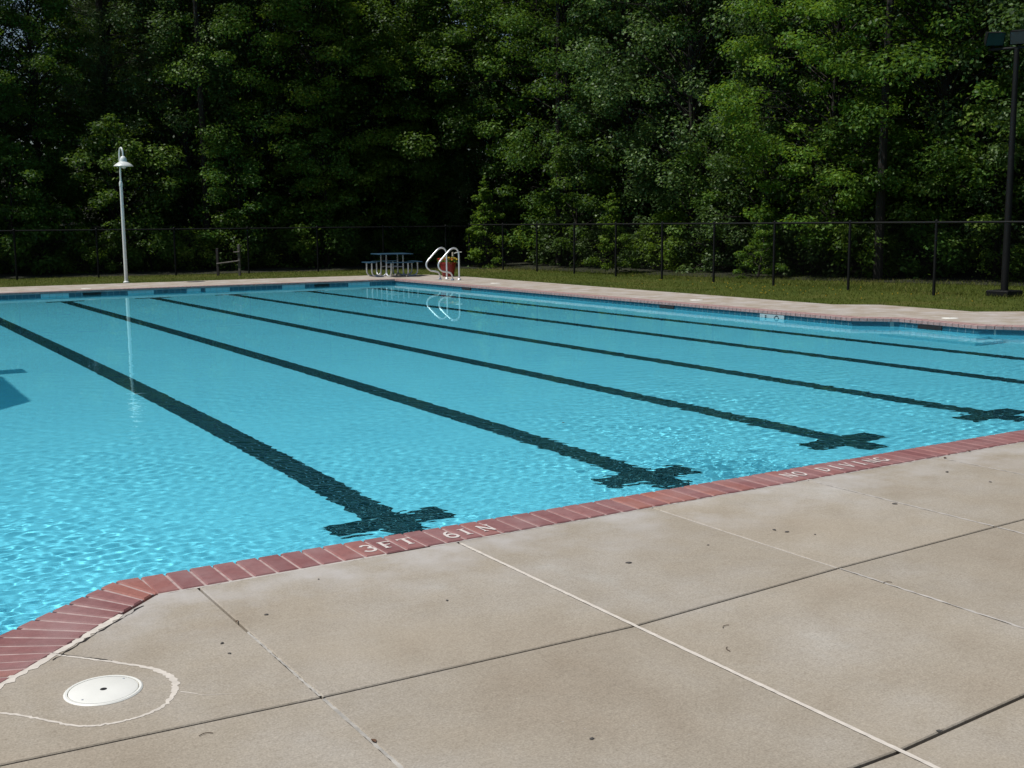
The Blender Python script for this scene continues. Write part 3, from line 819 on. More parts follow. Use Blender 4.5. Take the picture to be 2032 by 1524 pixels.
# ------------------------------------------------------------------ lamp post
def lamp_post():
    o = empty('lamp_post', (7.99, 33.62, 0), 0, 'tall white gooseneck lamp post on the far pool deck', 'lamp post')
    MB().lathe([(0.0, 0.0), (0.09, 0.0), (0.09, 0.02), (0.055, 0.05), (0.05, 0.12)], 16).build('base', M['white_paint'], o, True)
    MB().tube([(0, 0, 0.02), (0, 0, 1.4), (0, 0, 2.78)], [0.05, 0.046, 0.042], 14).build('pole', M['white_paint'], o, True)
    MB().lathe([(0.043, 2.70), (0.052, 2.74), (0.052, 2.82), (0.03, 2.88)], 14).build('collar', M['white_paint'], o, True)
    dx, dy = 0.02, -0.24
    hook = [(0, 0, 2.8), (0, 0, 3.45), (0, 0, 3.60)] + [(dx * (1 - math.cos(a)) / 2, dy * (1 - math.cos(a)) / 2, 3.62 + 0.17 * math.sin(a)) for a in np.linspace(0.1, math.pi, 12)] + [(dx, dy, 3.52)]
    hook = [(p[0] + 0.045 * max(0, -p[1]) * 4 * 0.5, p[1], p[2]) for p in hook]
    MB().tube(hook, 0.024, 10).build('gooseneck', M['white_paint'], o, True)
    c = (hook[-1][0], hook[-1][1], 0)
    sh = MB().lathe([(0.02, 3.56), (0.05, 3.545), (0.085, 3.50), (0.098, 3.44), (0.10, 3.40), (0.13, 3.385), (0.20, 3.34), (0.27, 3.28), (0.272, 3.274), (0.262, 3.276), (0.19, 3.325), (0.09, 3.37), (0.0, 3.375)], 28, c).build('shade', M['white_paint'], o, True)
    MB().lathe([(0.06, 3.37), (0.085, 3.32), (0.075, 3.25), (0.04, 3.215), (0.0, 3.205)], 18, c).build('globe', plain('frosted_globe', (0.6, 0.55, 0.48), 0.3), o, True)
lamp_post()

# ------------------------------------------------------------------ picnic table
def picnic_table():
    o = empty('picnic_table', (15.62, 31.95, 0), R(-8), 'blue picnic table with curved galvanised tube legs by the pool corner', 'table')
    def slab_top(x0, x1, y0, y1, z, nm, p):
        mb = MB().box(x0, x1, y0, y1, z - 0.028, z, 0.006)
        t = mb.build(nm, M['blue_top'], p)
        return t
    slab_top(-0.52, 0.52, -0.52, 0.52, 0.70, 'table_top', o)
    for k in range(4):
        a = k * math.pi / 2
        ca, sa = math.cos(a), math.sin(a)
        rot = lambda x, y, z: (x * ca - y * sa, x * sa + y * ca, z)
        P = [rot(x, y, 0)[:2] for x, y in ((-0.42, -0.85), (0.42, -0.85), (0.42, -0.60), (-0.42, -0.60))]
        MB().prism(P, 0.425, 0.45, 0.006).build('bench', M['blue_top'], o)
        for s in (-1, 1):
            x = 0.27 * s
            path = smooth_path([rot(x, -0.735, 0.425), rot(x, -0.735, 0.2), rot(x, -0.71, 0.09), rot(x, -0.63, 0.03), rot(x, -0.50, 0.022), rot(x, -0.37, 0.03), rot(x, -0.29, 0.09), rot(x, -0.27, 0.2), rot(x, -0.27, 0.45), rot(x, -0.27, 0.672)], 4)
            MB().tube(path, 0.024, 8).build('leg', M['galv'], o, True)
    MB().tube([(-0.27, -0.27, 0.30), (0.27, -0.27, 0.30)], 0.014, 8).build('brace', M['galv'], o, True)
    MB().tube([(-0.27, 0.27, 0.30), (0.27, 0.27, 0.30)], 0.014, 8).build('brace', M['galv'], o, True)
picnic_table()

# ------------------------------------------------------------------ grab rails
def grab_rail(loc, lb):
    o = empty('grab_rail', loc, 0, lb, 'grab rail', 'stainless grab rails at the far pool corner')
    prof = [(0, 0.01), (0, 0.06), (-0.012, 0.14), (-0.06, 0.205), (-0.17, 0.235), (-0.30, 0.258), (-0.41, 0.335), (-0.445, 0.44), (-0.40, 0.54), (-0.26, 0.68), (-0.10, 0.83), (-0.02, 0.885), (0.07, 0.905), (0.16, 0.87), (0.21, 0.78), (0.222, 0.66), (0.222, 0.35), (0.222, 0.01)]
    MB().tube(smooth_path([(x, 0, z) for x, z in prof], 5), 0.024, 12).build('rail', M['steel'], o, True)
    for x in (0, 0.222):
        MB().lathe([(0.022, 0.05), (0.035, 0.042), (0.055, 0.02), (0.058, 0.0)], 18, (x, 0, 0)).build('escutcheon', M['steel'], o, True)
grab_rail((15.80, 29.18, 0), 'left one of the two curved stainless grab rails')
grab_rail((15.80, 28.45, 0), 'right one of the two curved stainless grab rails')

# ------------------------------------------------------------------ foliage generators
def leaves(rg, C, N, size, aspect=0.62, droop=0.25):
    """rhombic leaves, 4 verts each"""
    m = len(C)
    N = N / (np.linalg.norm(N, axis=1, keepdims=True) + 1e-9)
    A_ = rg.normal(size=(m, 3)); A_ -= N * (A_ * N).sum(1, keepdims=True); A_ /= np.linalg.norm(A_, axis=1, keepdims=True) + 1e-9
    B_ = np.cross(N, A_)
    s = (size * rg.uniform(0.6, 1.25, m))[:, None]
    tip = A_ * s * 0.5; side = B_ * s * 0.5 * aspect
    dz = np.zeros((m, 3)); dz[:, 2] = -(s[:, 0] * droop * 0.3)
    V = np.stack([C - tip, C - side + tip * 0.1, C + tip + dz, C + side + tip * 0.1], 1).reshape(-1, 3)
    Fq = np.arange(4 * m).reshape(m, 4)
    return V, Fq

def clump_points(rg, c, rad, m, flat=0.6):
    d = rg.normal(size=(m, 3)); d /= np.linalg.norm(d, axis=1, keepdims=True)
    r = rg.random(m) ** (1 / 2.4)
    P = d * r[:, None] * np.array([rad, rad, rad * flat]) + c
    N = d * 0.55 + np.array([0, 0, 0.75]) + rg.normal(size=(m, 3)) * 0.45
    return P, N

def cone_profile(t, base, kind):
    if kind == 'round': return math.sin(math.pi * min(1, max(0, (t - base) / (1 - base))) ** 0.75) ** 0.7
    if kind == 'cone': return (1 - (t - base) / (1 - base)) ** 0.8 * min(1, (t - base) * 12 + 0.35)
    return 1

def make_tree_meshes(seed, h, rad, base, kind, nclump, per, size, mat, trunk_r=0.16, flat=0.5, cr=(0.55, 1.1)):
    rg = np.random.default_rng(seed)
    Vs, Fs, At = [], [], []; nb_ = 0
    bark = MB()
    bend = rg.normal(size=2) * 0.25
    tp = lambda t: np.array([bend[0] * math.sin(t * 2.3), bend[1] * math.sin(t * 2.9 + 0.4), h * 0.95 * t])
    bark.tube([tp(t) - (np.array([0, 0, 0.3]) if t == 0 else 0) for t in np.linspace(0, 1, 9)], [trunk_r * (1 - 0.85 * t) * (1.25 if t == 0 else 1) for t in np.linspace(0, 1, 9)], 7)
    for i in range(nclump):
        t = base + (1 - base) * ((i + rg.random()) / nclump)
        pr = rad * cone_profile(t, base, kind)
        a = i * 2.399 + rg.normal() * 0.5
        rr = pr * (0.45 + 0.65 * rg.random() ** 0.7) * (1.25 if rg.random() < 0.15 else 1.0)
        c = tp(t) + np.array([math.cos(a) * rr, math.sin(a) * rr, rg.normal() * 0.15])
        s = rg.uniform(*cr) * (0.55 + 0.45 * min(1, pr / max(rad, .1)))
        if rr > 0.5:
            mid = (tp(max(0.03, t - 0.06)) + c) / 2 + np.array([0, 0, 0.12 * rr])
            bark.tube([tp(max(0.03, t - 0.09)), mid, c], [0.032 * trunk_r / 0.16, 0.018, 0.006], 4, False)
        m = int(per * rg.uniform(0.7, 1.3) * (s / np.mean(cr)) ** 1.6)
        P, N = clump_points(rg, c, s, m, flat)
        V, Fq = leaves(rg, P, N, size)
        Vs.append(V); Fs.append(Fq + nb_); nb_ += len(V)
        At.append(np.clip(rg.normal(0.45, 0.22, m) + rg.normal() * 0.12, 0, 1))
    # loose leaves between the clumps
    m = int(nclump * per * 0.09); t = base + (1 - base) * rg.random(m); a = rg.uniform(0, 6.28, m)
    prs = np.array([cone_profile(q, base, kind) for q in t]) * rad * np.sqrt(rg.random(m)) * 1.08
    P = np.array([tp(q) for q in t]) + np.stack([np.cos(a) * prs, np.sin(a) * prs, rg.normal(size=m) * 0.2], -1)
    V, Fq = leaves(rg, P, rg.normal(size=(m, 3)) * 0.7 + np.array([0, 0, 0.6]), size)
    Vs.append(V); Fs.append(Fq + nb_); nb_ += len(V); At.append(np.clip(rg.normal(0.4, 0.25, m), 0, 1))
    crown = np_mesh('crown', np.concatenate(Vs), np.concatenate(Fs), mat, False, np.concatenate(At))
    return crown, bark.mesh('trunk', M['bark'], True)

def make_pine_meshes(seed, h, rad, base, ntuft, per, L, mat, tr=0.19):
    rg = np.random.default_rng(seed); Vs, Fs, At = [], [], []; nb_ = 0
    bark = MB(); bend = rg.normal(size=2) * 0.3
    tp = lambda t: np.array([bend[0] * t * t, bend[1] * t * t, h * t])
    bark.tube([tp(t) for t in np.linspace(-0.02, 1, 8)], [tr * (1 - 0.8 * max(t, 0)) for t in np.linspace(-0.02, 1, 8)], 8)
    for i in range(ntuft):
        t = base + (1 - base) * ((i + rg.random()) / ntuft)
        pr = rad * (1 - (t - base) / (1 - base)) ** 0.65 * min(1, (t - base) * 8 + 0.45) + 0.25
        a = i * 2.399 + rg.normal() * 0.3
        dirn = np.array([math.cos(a), math.sin(a), 0.18]); rr = pr * rg.uniform(0.6, 1.05)
        bark.tube([tp(t), tp(t) + dirn * rr * 0.55 + np.array([0, 0, .1]), tp(t) + dirn * rr], [0.035, 0.02, 0.008], 4, False)
        for q in range(5):
            f = 0.35 + 0.65 * (q + rg.random()) / 5
            c = tp(t) + dirn * rr * f + rg.normal(size=3) * np.array([0.22, 0.22, 0.14])
            m = per
            d = rg.normal(size=(m, 3)); d[:, 2] = d[:, 2] * 0.7 + 0.35; d += dirn * 0.5; d /= np.linalg.norm(d, axis=1, keepdims=True)
            b0 = c + rg.normal(size=(m, 3)) * np.array([0.17, 0.17, 0.09])
            sd = np.cross(d, rg.normal(size=(m, 3))); sd /= np.linalg.norm(sd, axis=1, keepdims=True)
            ln = (L * rg.uniform(0.7, 1.2, m))[:, None]
            V = np.stack([b0 - sd * 0.009, b0 + sd * 0.009, b0 + d * ln + sd * 0.006, b0 + d * ln - sd * 0.006], 1).reshape(-1, 3)
            Vs.append(V); Fs.append(np.arange(4 * m).reshape(m, 4) + nb_); nb_ += len(V)
            At.append(np.clip(rg.normal(0.45, 0.2, m), 0, 1))
    return np_mesh('crown', np.concatenate(Vs), np.concatenate(Fs), mat, False, np.concatenate(At)), bark.mesh('trunk', M['bark'], True)

PROTO = {
 'maple': [make_tree_meshes(101 + i, 15.5, 3.7, 0.06, 'round', 170, 320, 0.130, M['leaf_c'], 0.17, 0.42, (0.45, 0.98)) for i in range(2)],
 'gum': [make_tree_meshes(201 + i, 17.5, 3.3, 0.06, 'round', 190, 280, 0.120, M['leaf_b'], 0.17, 0.75, (0.38, 0.85)) for i in range(2)],
 'oak': [make_tree_meshes(301 + i, 16.5, 3.7, 0.06, 'round', 175, 310, 0.126, M['leaf_a'], 0.2, 0.55, (0.40, 0.95)) for i in range(2)],
 'poplar': [make_tree_meshes(401, 13.0, 2.2, 0.08, 'cone', 170, 150, 0.105, M['leaf_b'], 0.13, 0.8, (0.26, 0.55))],
 'pine': [make_pine_meshes(501 + i, 18.0, 2.9, 0.18, 74, 60, 0.24, M['needle']) for i in range(2)],
 'tall_pine': [make_pine_meshes(551 + i, 19.0, 2.6, 0.52, 52, 60, 0.24, M['needle'], 0.135) for i in range(2)],
 'cedar': [make_tree_meshes(601, 2.6, 0.75, 0.02, 'cone', 40, 210, 0.085, M['leaf_c'], 0.04, 0.5, (0.16, 0.32))],
 'sapling': [make_tree_meshes(701 + i, 5.2, 1.5, 0.12, 'round', 30, 230, 0.125, M['leaf_a'], 0.05, 0.5, (0.35, 0.65)) for i in range(2)],
 'shrub': [make_tree_meshes(801 + i, 1.9, 1.0, 0.05, 'round', 18, 240, 0.11, [M['leaf_a'], M['leaf_c'], M['leaf_b']][i], 0.03, 0.7, (0.3, 0.55)) for i in range(3)],
}
KIND = {'maple': ('maple_tree', 'yellow-green maple'), 'gum': ('gum_tree', 'grey-green sweetgum'), 'oak': ('oak_tree', 'dark green broadleaf tree'), 'poplar': ('poplar_tree', 'slender pale green tree'), 'pine': ('pine_tree', 'feathery dark pine'), 'tall_pine': ('tall_pine_tree', 'tall pine with a bare trunk')}
rgt_ = np.random.default_rng(77)
def plant(kind, u, v, scale, label, cat, group=None, name=None, var=None, z=0.0, sxy=1.0):
    crown, trunk = PROTO[kind][(var if var is not None else int(rgt_.integers(9))) % len(PROTO[kind])]
    o = empty(name or KIND[kind][0], (u, v, z - 0.05), rgt_.uniform(0, 6.28), label, cat, group)
    o.scale = (scale * sxy, scale * sxy, scale)
    link('trunk', trunk, o); link('crown', crown, o)
    return o

# woodland floor, rising slightly away from the lawn
EDGE_F = [(-30, 41.5), (-6, 40.8), (4, 39.6), (12, 38.2), (19, 37.6), (21.6, 34.5), (22.0, 29.5), (22.9, 24.0), (24.2, 20.0), (25.4, 16.0), (27.0, 10.0), (29.0, -10)]
fl = MB(); rowsf = [(0, -0.02), (2.5, 0.05), (9, 0.3), (20, 1.6), (45, 6.0), (120, 9.0)]
ring_ = []
for k, (x, y) in enumerate(EDGE_F):
    dirn = np.array([x, y]) - np.array([2.0, 6.0]); dirn /= np.linalg.norm(dirn)
    ring_.append([(x + dirn[0] * d, y + dirn[1] * d, z) for d, z in rowsf])
Vw = [p for r_ in ring_ for p in r_]; m_ = len(rowsf)
fl.add(Vw, [(i * m_ + j, i * m_ + j + 1, (i + 1) * m_ + j + 1, (i + 1) * m_ + j) for i in range(len(EDGE_F) - 1) for j in range(m_ - 1)])
tag(fl.build('woodland_floor', M['litter'], None, True), kind='structure')

# front row of the wood: (kind, x, y, scale, label)
FRONT = [
 ('pine', -3.5, 43.9, 0.95, 'feathery pine left of the far lawn, just outside the left picture edge'),
 ('oak', 1.2, 44.1, 0.95, 'dark broadleaf tree beyond the fence, first from the left picture edge'),
 ('pine', 5.3, 44.3, 1.0, 'feathery pine at the far left with blue sky showing beside it'),
 ('oak', 7.6, 44.2, 0.72, 'dark broadleaf tree rising right behind the white lamp post'),
 ('pine', 10.2, 44.3, 1.05, 'feathery dark pine just right of the white lamp post'),
 ('gum', 12.8, 42.9, 0.92, 'grey-green tree above the old wooden rail'),
 ('oak', 15.2, 42.3, 0.95, 'dark broadleaf tree midway between the wooden rail and the picnic table'),
 ('maple', 17.4, 42.3, 0.92, 'bright-topped yellow-green tree left of the picnic table'),
 ('oak', 19.9, 41.9, 0.9, 'dark broadleaf tree directly behind the picnic table'),
 ('oak', 21.9, 41.9, 1.05, 'tall dark broadleaf tree at the inner corner of the wood'),
 ('poplar', 23.0, 38.7, 0.72, 'slender pale green tree directly behind the steel grab rails'),
 ('oak', 24.6, 36.0, 0.95, 'dark broadleaf tree just right of the steel grab rails'),
 ('gum', 25.2, 32.6, 0.95, 'grey-green tree near the middle of the wood edge'),
 ('gum', 25.4, 29.0, 1.0, 'grey-green tree left of the slender pale tree'),
 ('poplar', 25.0, 25.6, 0.95, 'tallest slender pale green tree standing in front of the right wood'),
 ('maple', 25.6, 22.8, 0.82, 'bright layered yellow-green maple above the right lawn'),
 ('oak', 27.2, 20.6, 1.0, 'dark broadleaf tree with a straight trunk right of the bright maple'),
 ('gum', 27.4, 18.0, 1.0, 'grey-green tree left of the black floodlight pole'),
 ('gum', 28.2, 15.0, 1.0, 'grey-green tree directly behind the black floodlight pole'),
 ('oak', 29.0, 12.0, 1.0, 'dark broadleaf tree at the right picture edge'),
]
FRONT += [
 ('tall_pine', 12.7, 41.0, 1.0, 'tall pine whose bare dark trunk rises above the old wooden rail'),
 ('tall_pine', 23.4, 34.2, 0.95, 'tall pine whose bare dark trunk stands right of the grab rails'),
 ('tall_pine', 24.6, 20.8, 1.0, 'tall pine whose straight dark trunk stands midway between the bright maple and the floodlight pole'),
 ('tall_pine', 26.0, 17.2, 1.0, 'tall pine with a dark trunk close left of the floodlight pole'),
 ('gum', 23.6, 43.6, 1.1, 'tall grey-green tree filling the inner corner of the wood'), ('oak', 25.6, 39.6, 1.1, 'tall dark tree right behind the inner corner of the wood')]
for kind, u, v, s, lb in FRONT:
    plant(kind, u, v, s, lb, 'tree', 'front row of trees along the wood edge')
for k in range(66):
    ring_i = k % 3
    t = (k // 3) / 21.0
    if t < 0.5: x, y = -8 + t * 2 * 31, 46.5 - t * 2 * 1.5
    else: x, y = 26.5 + (t - 0.5) * 2 * 7, 42.0 - (t - 0.5) * 2 * 33
    dirn = np.array([x, y]) / math.hypot(x, y)
    off = [0.5, 4.5, 9.5][ring_i]
    x += dirn[0] * off + rgt_.normal() * 0.6 + ring_i * 0.6; y += dirn[1] * off + rgt_.normal() * 0.6
    kind = ['oak', 'gum', 'pine', 'maple', 'oak', 'pine'][int(rgt_.integers(6))]
    if 5.0 < x < 11.0 and t < 0.5 and ring_i > 0: continue
    side = 'far' if t < 0.5 else 'right'
    plant(kind, x, y, rgt_.uniform(0.85, 1.15), '%s deep in the wood behind the %s fence and the front row' % (KIND[kind][1], side), 'tree', '%ss deep behind the %s fence' % (KIND[kind][0].replace('_', ' '), side), z=[0.1, 0.3, 0.8][ring_i])
# the wood goes on behind as one dark mass
rgw = np.random.default_rng(123); mw_ = 60000
tw = rgw.random(mw_)
wx = np.where(tw < 0.5, -20 + tw * 2 * 60, 40 + (tw - 0.5) * 2 * 8); wy = np.where(tw < 0.5, 60 - tw * 2 * 5, 55 - (tw - 0.5) * 2 * 55)
top_ = 12.5 + 2.0 * np.sin(wx * 0.5 + wy * 0.37) + 1.5 * np.sin(wx * 1.3 - wy * 0.9) - np.where((wx < 12) & (wx > 5), 5.5, 0.0)
wz = 0.8 + rgw.random(mw_) ** 0.9 * top_
Cw = np.stack([wx + rgw.normal(size=mw_) * 1.6, wy + rgw.normal(size=mw_) * 1.6, wz], -1)
Vw_, Fw_ = leaves(rgw, Cw, rgw.normal(size=(mw_, 3)) + np.array([0, 0, 0.7]), 0.5)
tag(link('distant_woods', np_mesh('distant_woods', Vw_, Fw_, M['leaf_a'], False, np.clip(rgw.normal(0.3, 0.2, mw_), 0, 1))), 'dark mass of foliage deep behind the trees', 'woods', kind='stuff')
# understorey: saplings, small cedars, shrubs just behind the fence
SAP = [(2.5, 41.0, 1.0), (6.2, 41.2, 0.9), (9.4, 40.6, 1.05), (13.4, 39.8, 0.9), (16.6, 39.4, 1.0), (22.6, 33.2, 1.0), (23.6, 27.2, 0.95), (24.4, 22.0, 1.0), (25.6, 18.6, 1.05), (26.6, 15.6, 0.95), (27.2, 12.8, 1.0)]
SAPL = ['leafy sapling at the left picture edge behind the far fence', 'leafy sapling just left of the lamp post behind the far fence', 'leafy sapling just right of the lamp post behind the far fence', 'leafy sapling above the old wooden rail', 'leafy sapling left of the picnic table behind the fence',
        'leafy sapling right of the grab rails behind the fence', 'leafy sapling behind the right fence near its left end', 'leafy sapling behind the middle of the right fence', 'leafy sapling behind the right fence left of the floodlight pole', 'leafy sapling directly behind the floodlight pole base', 'leafy sapling behind the fence at the right picture edge']
for (u, v, s), lb in zip(SAP, SAPL): plant('sapling', u + (0.9 if u > 22 else 0.0), v, s, lb, 'sapling', 'saplings along the fence', 'sapling')
for u, v, s, lb in ((22.1, 29.0, 1.0, 'small feathery conifer behind the left end of the right fence'), (23.2, 23.9, 0.85, 'small feathery conifer behind the middle of the right fence'), (21.6, 36.2, 1.25, 'taller feathery conifer right of the grab rails')):
    plant('cedar', u, v, s, lb, 'conifer', None, 'young_conifer')
shr_far = 'low leafy shrub at the foot of the wood behind the far fence'
shr_right = 'low leafy shrub at the foot of the wood behind the right fence'
for k in range(20):
    t = k / 19; u = -1.5 + t * 23; v = 41.9 - t * 2.6 + rgt_.normal() * 0.3
    plant('shrub', u, v, rgt_.uniform(0.7, 1.25), shr_far, 'shrub', 'shrubs behind the far fence', 'shrub', var=(0, 0, 1)[k % 3])
for k in range(16):
    t = k / 15; v = 37.5 - t * 26; u = 1.3 + float(np.interp(v, [10, 16, 20, 24, 29.5, 38], [28.2, 26.2, 25.0, 23.7, 22.9, 22.4])) + rgt_.normal() * 0.25
    plant('shrub', u, v, rgt_.uniform(0.75, 1.25), shr_right, 'shrub', 'shrubs behind the right fence', 'shrub')

# ------------------------------------------------------------------ chain-link fences
def fence(pts, h, posts, label, name='chain_link_fence'):
    o = empty(name, (0, 0, 0), 0, label, 'fence')
    for (x, y) in posts:
        mb = MB().tube([(0, 0, -0.1), (0, 0, h + 0.02)], 0.032, 8)
        mb.lathe([(0.036, h), (0.036, h + 0.03), (0.0, h + 0.06)], 8)
        mb.build('post', M['black_metal'], o, True, (x, y, 0))
    for (a, b) in zip(pts[:-1], pts[1:]):
        MB().tube([(*a, h - 0.01), (*b, h - 0.01)], 0.023, 8).build('top_rail', M['black_metal'], o, True)
        a_, b_ = np.array(a, float), np.array(b, float); L = np.linalg.norm(b_ - a_); t = (b_ - a_) / L
        nrm = np.array([-t[1], t[0]])
        w = 0.0010; hh = h - 0.06; st = 0.075
        P0, P1 = [], []
        for sgn in (1, -1):
            k = np.arange(-hh, L + (0 if sgn > 0 else hh), st) if sgn > 0 else np.arange(0, L + hh, st)
            for s0 in k:
                s1 = s0 + sgn * hh; z0, z1 = 0.04, 0.04 + hh
                if sgn > 0:
                    if s0 < 0: z0 += -s0; s0 = 0
                    if s1 > L: z1 -= s1 - L; s1 = L
                else:
                    if s0 > L: z0 += s0 - L; s0 = L
                    if s1 < 0: z1 -= -s1; s1 = 0
                if z1 - z0 < 0.02: continue
                P0.append((*(a_ + t * s0), z0)); P1.append((*(a_ + t * s1), z1))
        P0, P1 = np.array(P0), np.array(P1); d = P1 - P0; d /= np.linalg.norm(d, axis=1, keepdims=True)
        n3 = np.array([nrm[0], nrm[1], 0.0]); sd = np.cross(d, n3)
        offs = [sd * w, -sd * w * 0.5 + n3 * w * 0.87, -sd * w * 0.5 - n3 * w * 0.87]
        Vf = np.stack([P0 + q for q in offs] + [P1 + q for q in offs], 1).reshape(-1, 3)
        bi = np.arange(len(P0))[:, None] * 6
        Ff = np.concatenate([bi + np.array([[0, 1, 4, 3]]), bi + np.array([[1, 2, 5, 4]]), bi + np.array([[2, 0, 3, 5]])])
        tag(link('wire_mesh', np_mesh('wire_mesh', Vf, Ff, M['wire']), o), kind='stuff')
def fu(v): return 20.85 + 0.01 * (v - 16)
pv = [6.9, 9.1, 11.35, 13.64, 16.1, 18.5, 20.95, 23.2, 25.4, 27.6, 29.8, 32.0, 34.2, 36.6]
fence([(fu(4.0), 4.0), (fu(36.6), 36.6)], 1.55, [(fu(v), v) for v in pv], 'black chain-link fence along the right lawn')
fence([(-12, 40.2), (fu(36.6), 36.75)], 1.5, [(float(x), 40.2 + (36.75 - 40.2) * (x + 12) / 33.0) for x in np.arange(-11, 20.5, 2.4)], 'black chain-link fence in shade along the far lawn')

# ------------------------------------------------------------------ floodlight pole
def floodlight_pole():
    o = empty('floodlight_pole', (21.76, 15.02, 0), 0, 'tall black floodlight pole beside the right fence', 'light pole')
    MB().box(-0.26, 0.26, -0.26, 0.26, -0.02, 0.10, 0.02).build('footing', M['black_metal'], o)
    MB().tube([(0, 0, 0.1), (0, 0, 2.6), (0, 0, 5.1)], [0.078, 0.066, 0.052], 12).build('pole', M['black_metal'], o, True)
    d = np.array([0.5, -0.866, 0])     # cross arm
    f_ = np.array([-0.866, -0.5, 0])   # the way the lamps face
    MB().tube([tuple(-d * 0.55 + np.array([0, 0, 5.1])), tuple(d * 0.75 + np.array([0, 0, 5.1]))], 0.03, 8).build('cross_arm', M['black_metal'], o, True)
    for s, yaw in ((-0.45, 0.5), (0.05, 0.0), (0.55, -0.4)):
        c = d * s + np.array([0, 0, 5.33])
        fx = np.array([f_[0] * math.cos(yaw) - f_[1] * math.sin(yaw), f_[0] * math.sin(yaw) + f_[1] * math.cos(yaw), 0])
        sx = np.array([-fx[1], fx[0], 0]); up = np.array([0, 0, 1.0])
        tl_ = 0.42; fdir = fx * math.cos(tl_) - up * math.sin(tl_); upd = np.cross(fdir, sx) * -1
        if upd[2] < 0: upd = -upd
        def q(a, b_, e): return tuple(c + sx * a + upd * b_ + fdir * e)
        W_, H_ = 0.19, 0.14
        mb = MB().add([q(-W_, -H_, .1), q(W_, -H_, .1), q(W_, H_, .1), q(-W_, H_, .1), q(-W_ * .75, -H_ * .7, -.14), q(W_ * .75, -H_ * .7, -.14), q(W_ * .75, H_ * .7, -.14), q(-W_ * .75, H_ * .7, -.14)],
                      [(0, 1, 5, 4), (1, 2, 6, 5), (2, 3, 7, 6), (3, 0, 4, 7), (4, 5, 6, 7)])
        lamp = mb.build('floodlight', M['black_metal'], o)
        MB().add([q(-W_ * .93, -H_ * .9, .095), q(W_ * .93, -H_ * .9, .095), q(W_ * .93, H_ * .9, .095), q(-W_ * .93, H_ * .9, .095)], [(0, 1, 2, 3)]).build('lens', M['glass_lens'], lamp)
        MB().tube([tuple(c - np.array([0, 0, 0.23])), tuple(c - np.array([0, 0, 0.05]) - fdir * 0.05)], 0.018, 6).build('bracket', M['black_metal'], lamp)
floodlight_pole()

# ------------------------------------------------------------------ flower pot, old rail, tap post
def flower_pot():
    o = empty('flower_pot', (16.82, 30.55, 0), 0, 'large red pot of red and yellow flowers behind the grab rails', 'flower pot')
    o.scale = (0.95, 0.95, 0.95)
    MB().lathe([(0.0, 0.0), (0.17, 0.0), (0.185, 0.02), (0.24, 0.30), (0.255, 0.40), (0.275, 0.405), (0.28, 0.46), (0.25, 0.465), (0.235, 0.42), (0.0, 0.42)], 26).build('pot', M['red_pot'], o, True)
    rg = np.random.default_rng(9)
    C = rg.normal(size=(700, 3)) * np.array([0.12, 0.12, 0.05]) + np.array([0, 0, 0.5])
    N = rg.normal(size=(700, 3)) * 0.6 + np.array([0, 0, 0.8])
    V, Fq = leaves(rg, C, N, 0.06); link('foliage', np_mesh('foliage', V, Fq, M['leaf_c'], False, rg.random(700)), o)
    for nm, mt, sd in (('yellow_blossoms', 'petal_y', 1), ('red_blossoms', 'petal_r', 2)):
        rg = np.random.default_rng(sd); mb = MB()
        for k in range(26):
            a = rg.uniform(0, 6.28); r_ = 0.27 * math.sqrt(rg.random())
            c = (r_ * math.cos(a) + (0.05 if sd == 1 else -0.06), r_ * math.sin(a) - 0.02, 0.54 + rg.random() * 0.08 - r_ * 0.15)
            mb.lathe([(0.0, 0.012), (0.028, 0.02), (0.034, 0.006), (0.012, -0.01)], 7, c)
        mb.build(nm, M[mt], o)
flower_pot()
def old_rail():
    o = empty('wooden_rail', (11.98, 36.6, 0), R(-38), 'old grey wooden rail with two posts against the dark wood', 'wooden rail')
    MB().box(0.33, 0.40, -0.04, 0.04, -0.05, 0.98, 0.01).build('post', M['wood'], o)
    MB().box(-0.40, -0.33, -0.04, 0.04, -0.05, 0.86, 0.01).build('post', plain('dark_post_wood', (0.035, 0.03, 0.03), 0.9, var=0.3), o)  # this post is darker than the other one
    MB().tube([(-0.38, -0.055, 0.36), (0.37, -0.055, 0.45)], 0.026, 7).build('rail', M['wood'], o)
    MB().tube([(0.20, -0.055, 0.73), (0.40, -0.055, 0.74)], 0.022, 7).build('rail', M['wood'], o)
old_rail()
def tap_post():
    o = empty('tap_post', (17.55, 31.55, 0), 0.3, 'short pale post with a white tap behind the red flower pot', 'tap post')
    MB().box(-0.025, 0.025, -0.025, 0.025, -0.05, 0.70, 0.006).build('post', plain('pale_post', (0.42, 0.38, 0.30), 0.8), o)
    MB().tube([(0.02, -0.02, 0.66), (0.14, -0.09, 0.70), (0.24, -0.15, 0.70)], 0.014, 7).build('tap', M['white'], o, True)
tap_post()

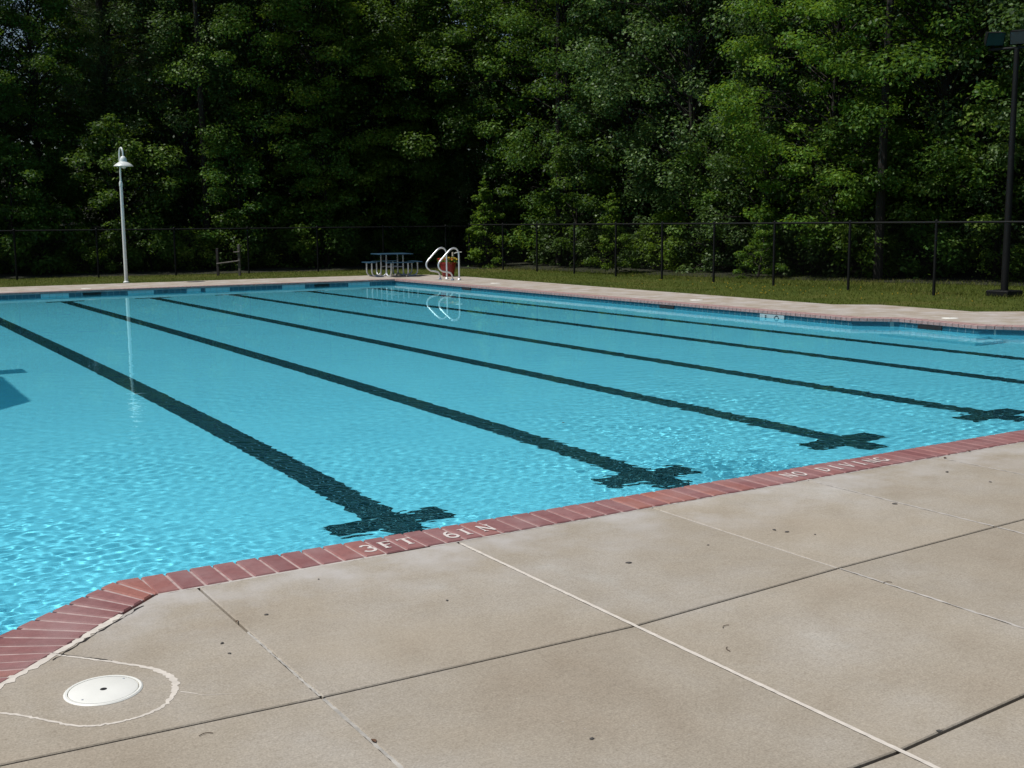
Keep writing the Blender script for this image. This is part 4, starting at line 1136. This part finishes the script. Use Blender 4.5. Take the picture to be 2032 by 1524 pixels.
# ------------------------------------------------------------------ added, unseen stand left of the view; its roof throws the shadow on the pool floor
def shadow_stand():
    o = empty('shadow_stand', (-1.55, 15.3, 0), 0, 'added white stand, out of view, whose flat roof shades the pool floor', 'added stand')
    pad = MB().box(-1.1, 0.95, -1.1, 2.2, FLOOR - 0.05, 0.0, 0.02)
    pd = pad.build('plinth', M['concrete_far'], o)
    for x, y in ((-0.7, -0.7), (0.55, -0.7), (-0.7, 0.55), (0.55, 0.55)):
        MB().box(x - 0.05, x + 0.05, y - 0.05, y + 0.05, 0, 3.2).build('post', M['white_paint'], o)
    MB().box(-0.75, 0.6, -0.75, 0.6, 1.5, 1.56).build('platform', M['white_paint'], o)
    MB().box(-0.5, 0.1, -0.4, 0.3, 1.95, 2.0).build('seat', M['white_paint'], o)
    MB().box(-0.55, -0.5, -0.4, 0.3, 1.95, 2.5).build('backrest', M['white_paint'], o)
    rz_ = 3.2
    sh = np.array([-S[0], -S[1]]) / S[2] * (rz_ - WZ)                    # through the air
    ew = np.array([-S[0], -S[1]]); ew /= np.linalg.norm(ew); sw = math.cos(SUN_EL) / 1.333
    sh = sh + ew * sw / math.sqrt(1 - sw * sw) * (WZ - FLOOR)            # and through the water
    base = np.array([-1.55, 15.3])
    q = lambda u, v: tuple(np.array([u, v]) - sh - base)
    MB().prism([q(-0.7, 12.2), q(1.1, 12.2), q(2.04, 13.26), q(2.07, 15.5), q(-0.7, 15.5)], rz_, rz_ + 0.04).build('roof', M['canvas'], o)  # roof outline worked back from the shadow wanted on the floor
    MB().prism([q(-0.7, 15.72), q(2.41, 15.72), q(2.41, 16.15), q(-0.7, 16.22)], rz_, rz_ + 0.04).build('shadow_board', M['canvas'], o)  # extra board, added for the separate bar of shadow
shadow_stand()

# ------------------------------------------------------------------ grass blades and dandelions
rgg = np.random.default_rng(33)
m = 240000
x = rgg.uniform(-6, 27, m); y = rgg.uniform(9, 41, m)
DO = DECK_OUT + [(-14, 4.9)]
ins = inside(DO, x, y)
far_lim = np.interp(x, [p[0] for p in EDGE_F[:5]] + [21.8], [p[1] for p in EDGE_F[:5]] + [37.0])
rl = np.interp(y, [10, 16, 20, 24, 29.5, 34.5, 37.6], [27.0, 25.4, 24.2, 22.9, 22.0, 21.6, 21.4])
ok = (~ins) & (y < far_lim + 1.2) & (x < rl + 1.6) & ((y > 30) | (x > 16.5))
x, y = x[ok], y[ok]
behind = x > 21.0
hgt = np.where(behind, rgg.uniform(0.03, 0.11, len(x)), rgg.uniform(0.02, 0.055, len(x)))
an = rgg.uniform(0, 6.28, len(x)); wd = rgg.uniform(0.005, 0.010, len(x))
lean = rgg.normal(size=(len(x), 2)) * hgt[:, None] * 0.5
z0 = np.full(len(x), -0.032)
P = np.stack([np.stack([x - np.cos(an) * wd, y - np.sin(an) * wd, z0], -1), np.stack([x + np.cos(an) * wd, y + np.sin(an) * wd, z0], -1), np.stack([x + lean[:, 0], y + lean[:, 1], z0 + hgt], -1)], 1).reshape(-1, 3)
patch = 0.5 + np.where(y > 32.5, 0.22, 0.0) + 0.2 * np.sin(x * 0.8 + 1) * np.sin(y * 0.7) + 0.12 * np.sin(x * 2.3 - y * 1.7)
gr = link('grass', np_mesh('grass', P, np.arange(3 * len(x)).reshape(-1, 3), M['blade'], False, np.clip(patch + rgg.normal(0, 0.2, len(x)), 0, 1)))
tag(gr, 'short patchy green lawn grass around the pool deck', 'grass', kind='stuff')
dm = MB()
for k in range(60):
    v = rgg.normal(19.0, 3.0) if k < 80 else rgg.uniform(11, 34); u = rgg.uniform(17.4, 20.6)
    if u < np.interp(v, [12, 15, 30], [18.2, 17.1, 17.4]): continue
    dm.lathe([(0.0, 0.075), (0.014, 0.07), (0.006, 0.055)], 6, (u, v, rgg.uniform(-0.02, 0.03)))
tag(dm.build('dandelions', M['petal_y']), 'yellow dandelions scattered in the right lawn', 'flowers', kind='stuff')
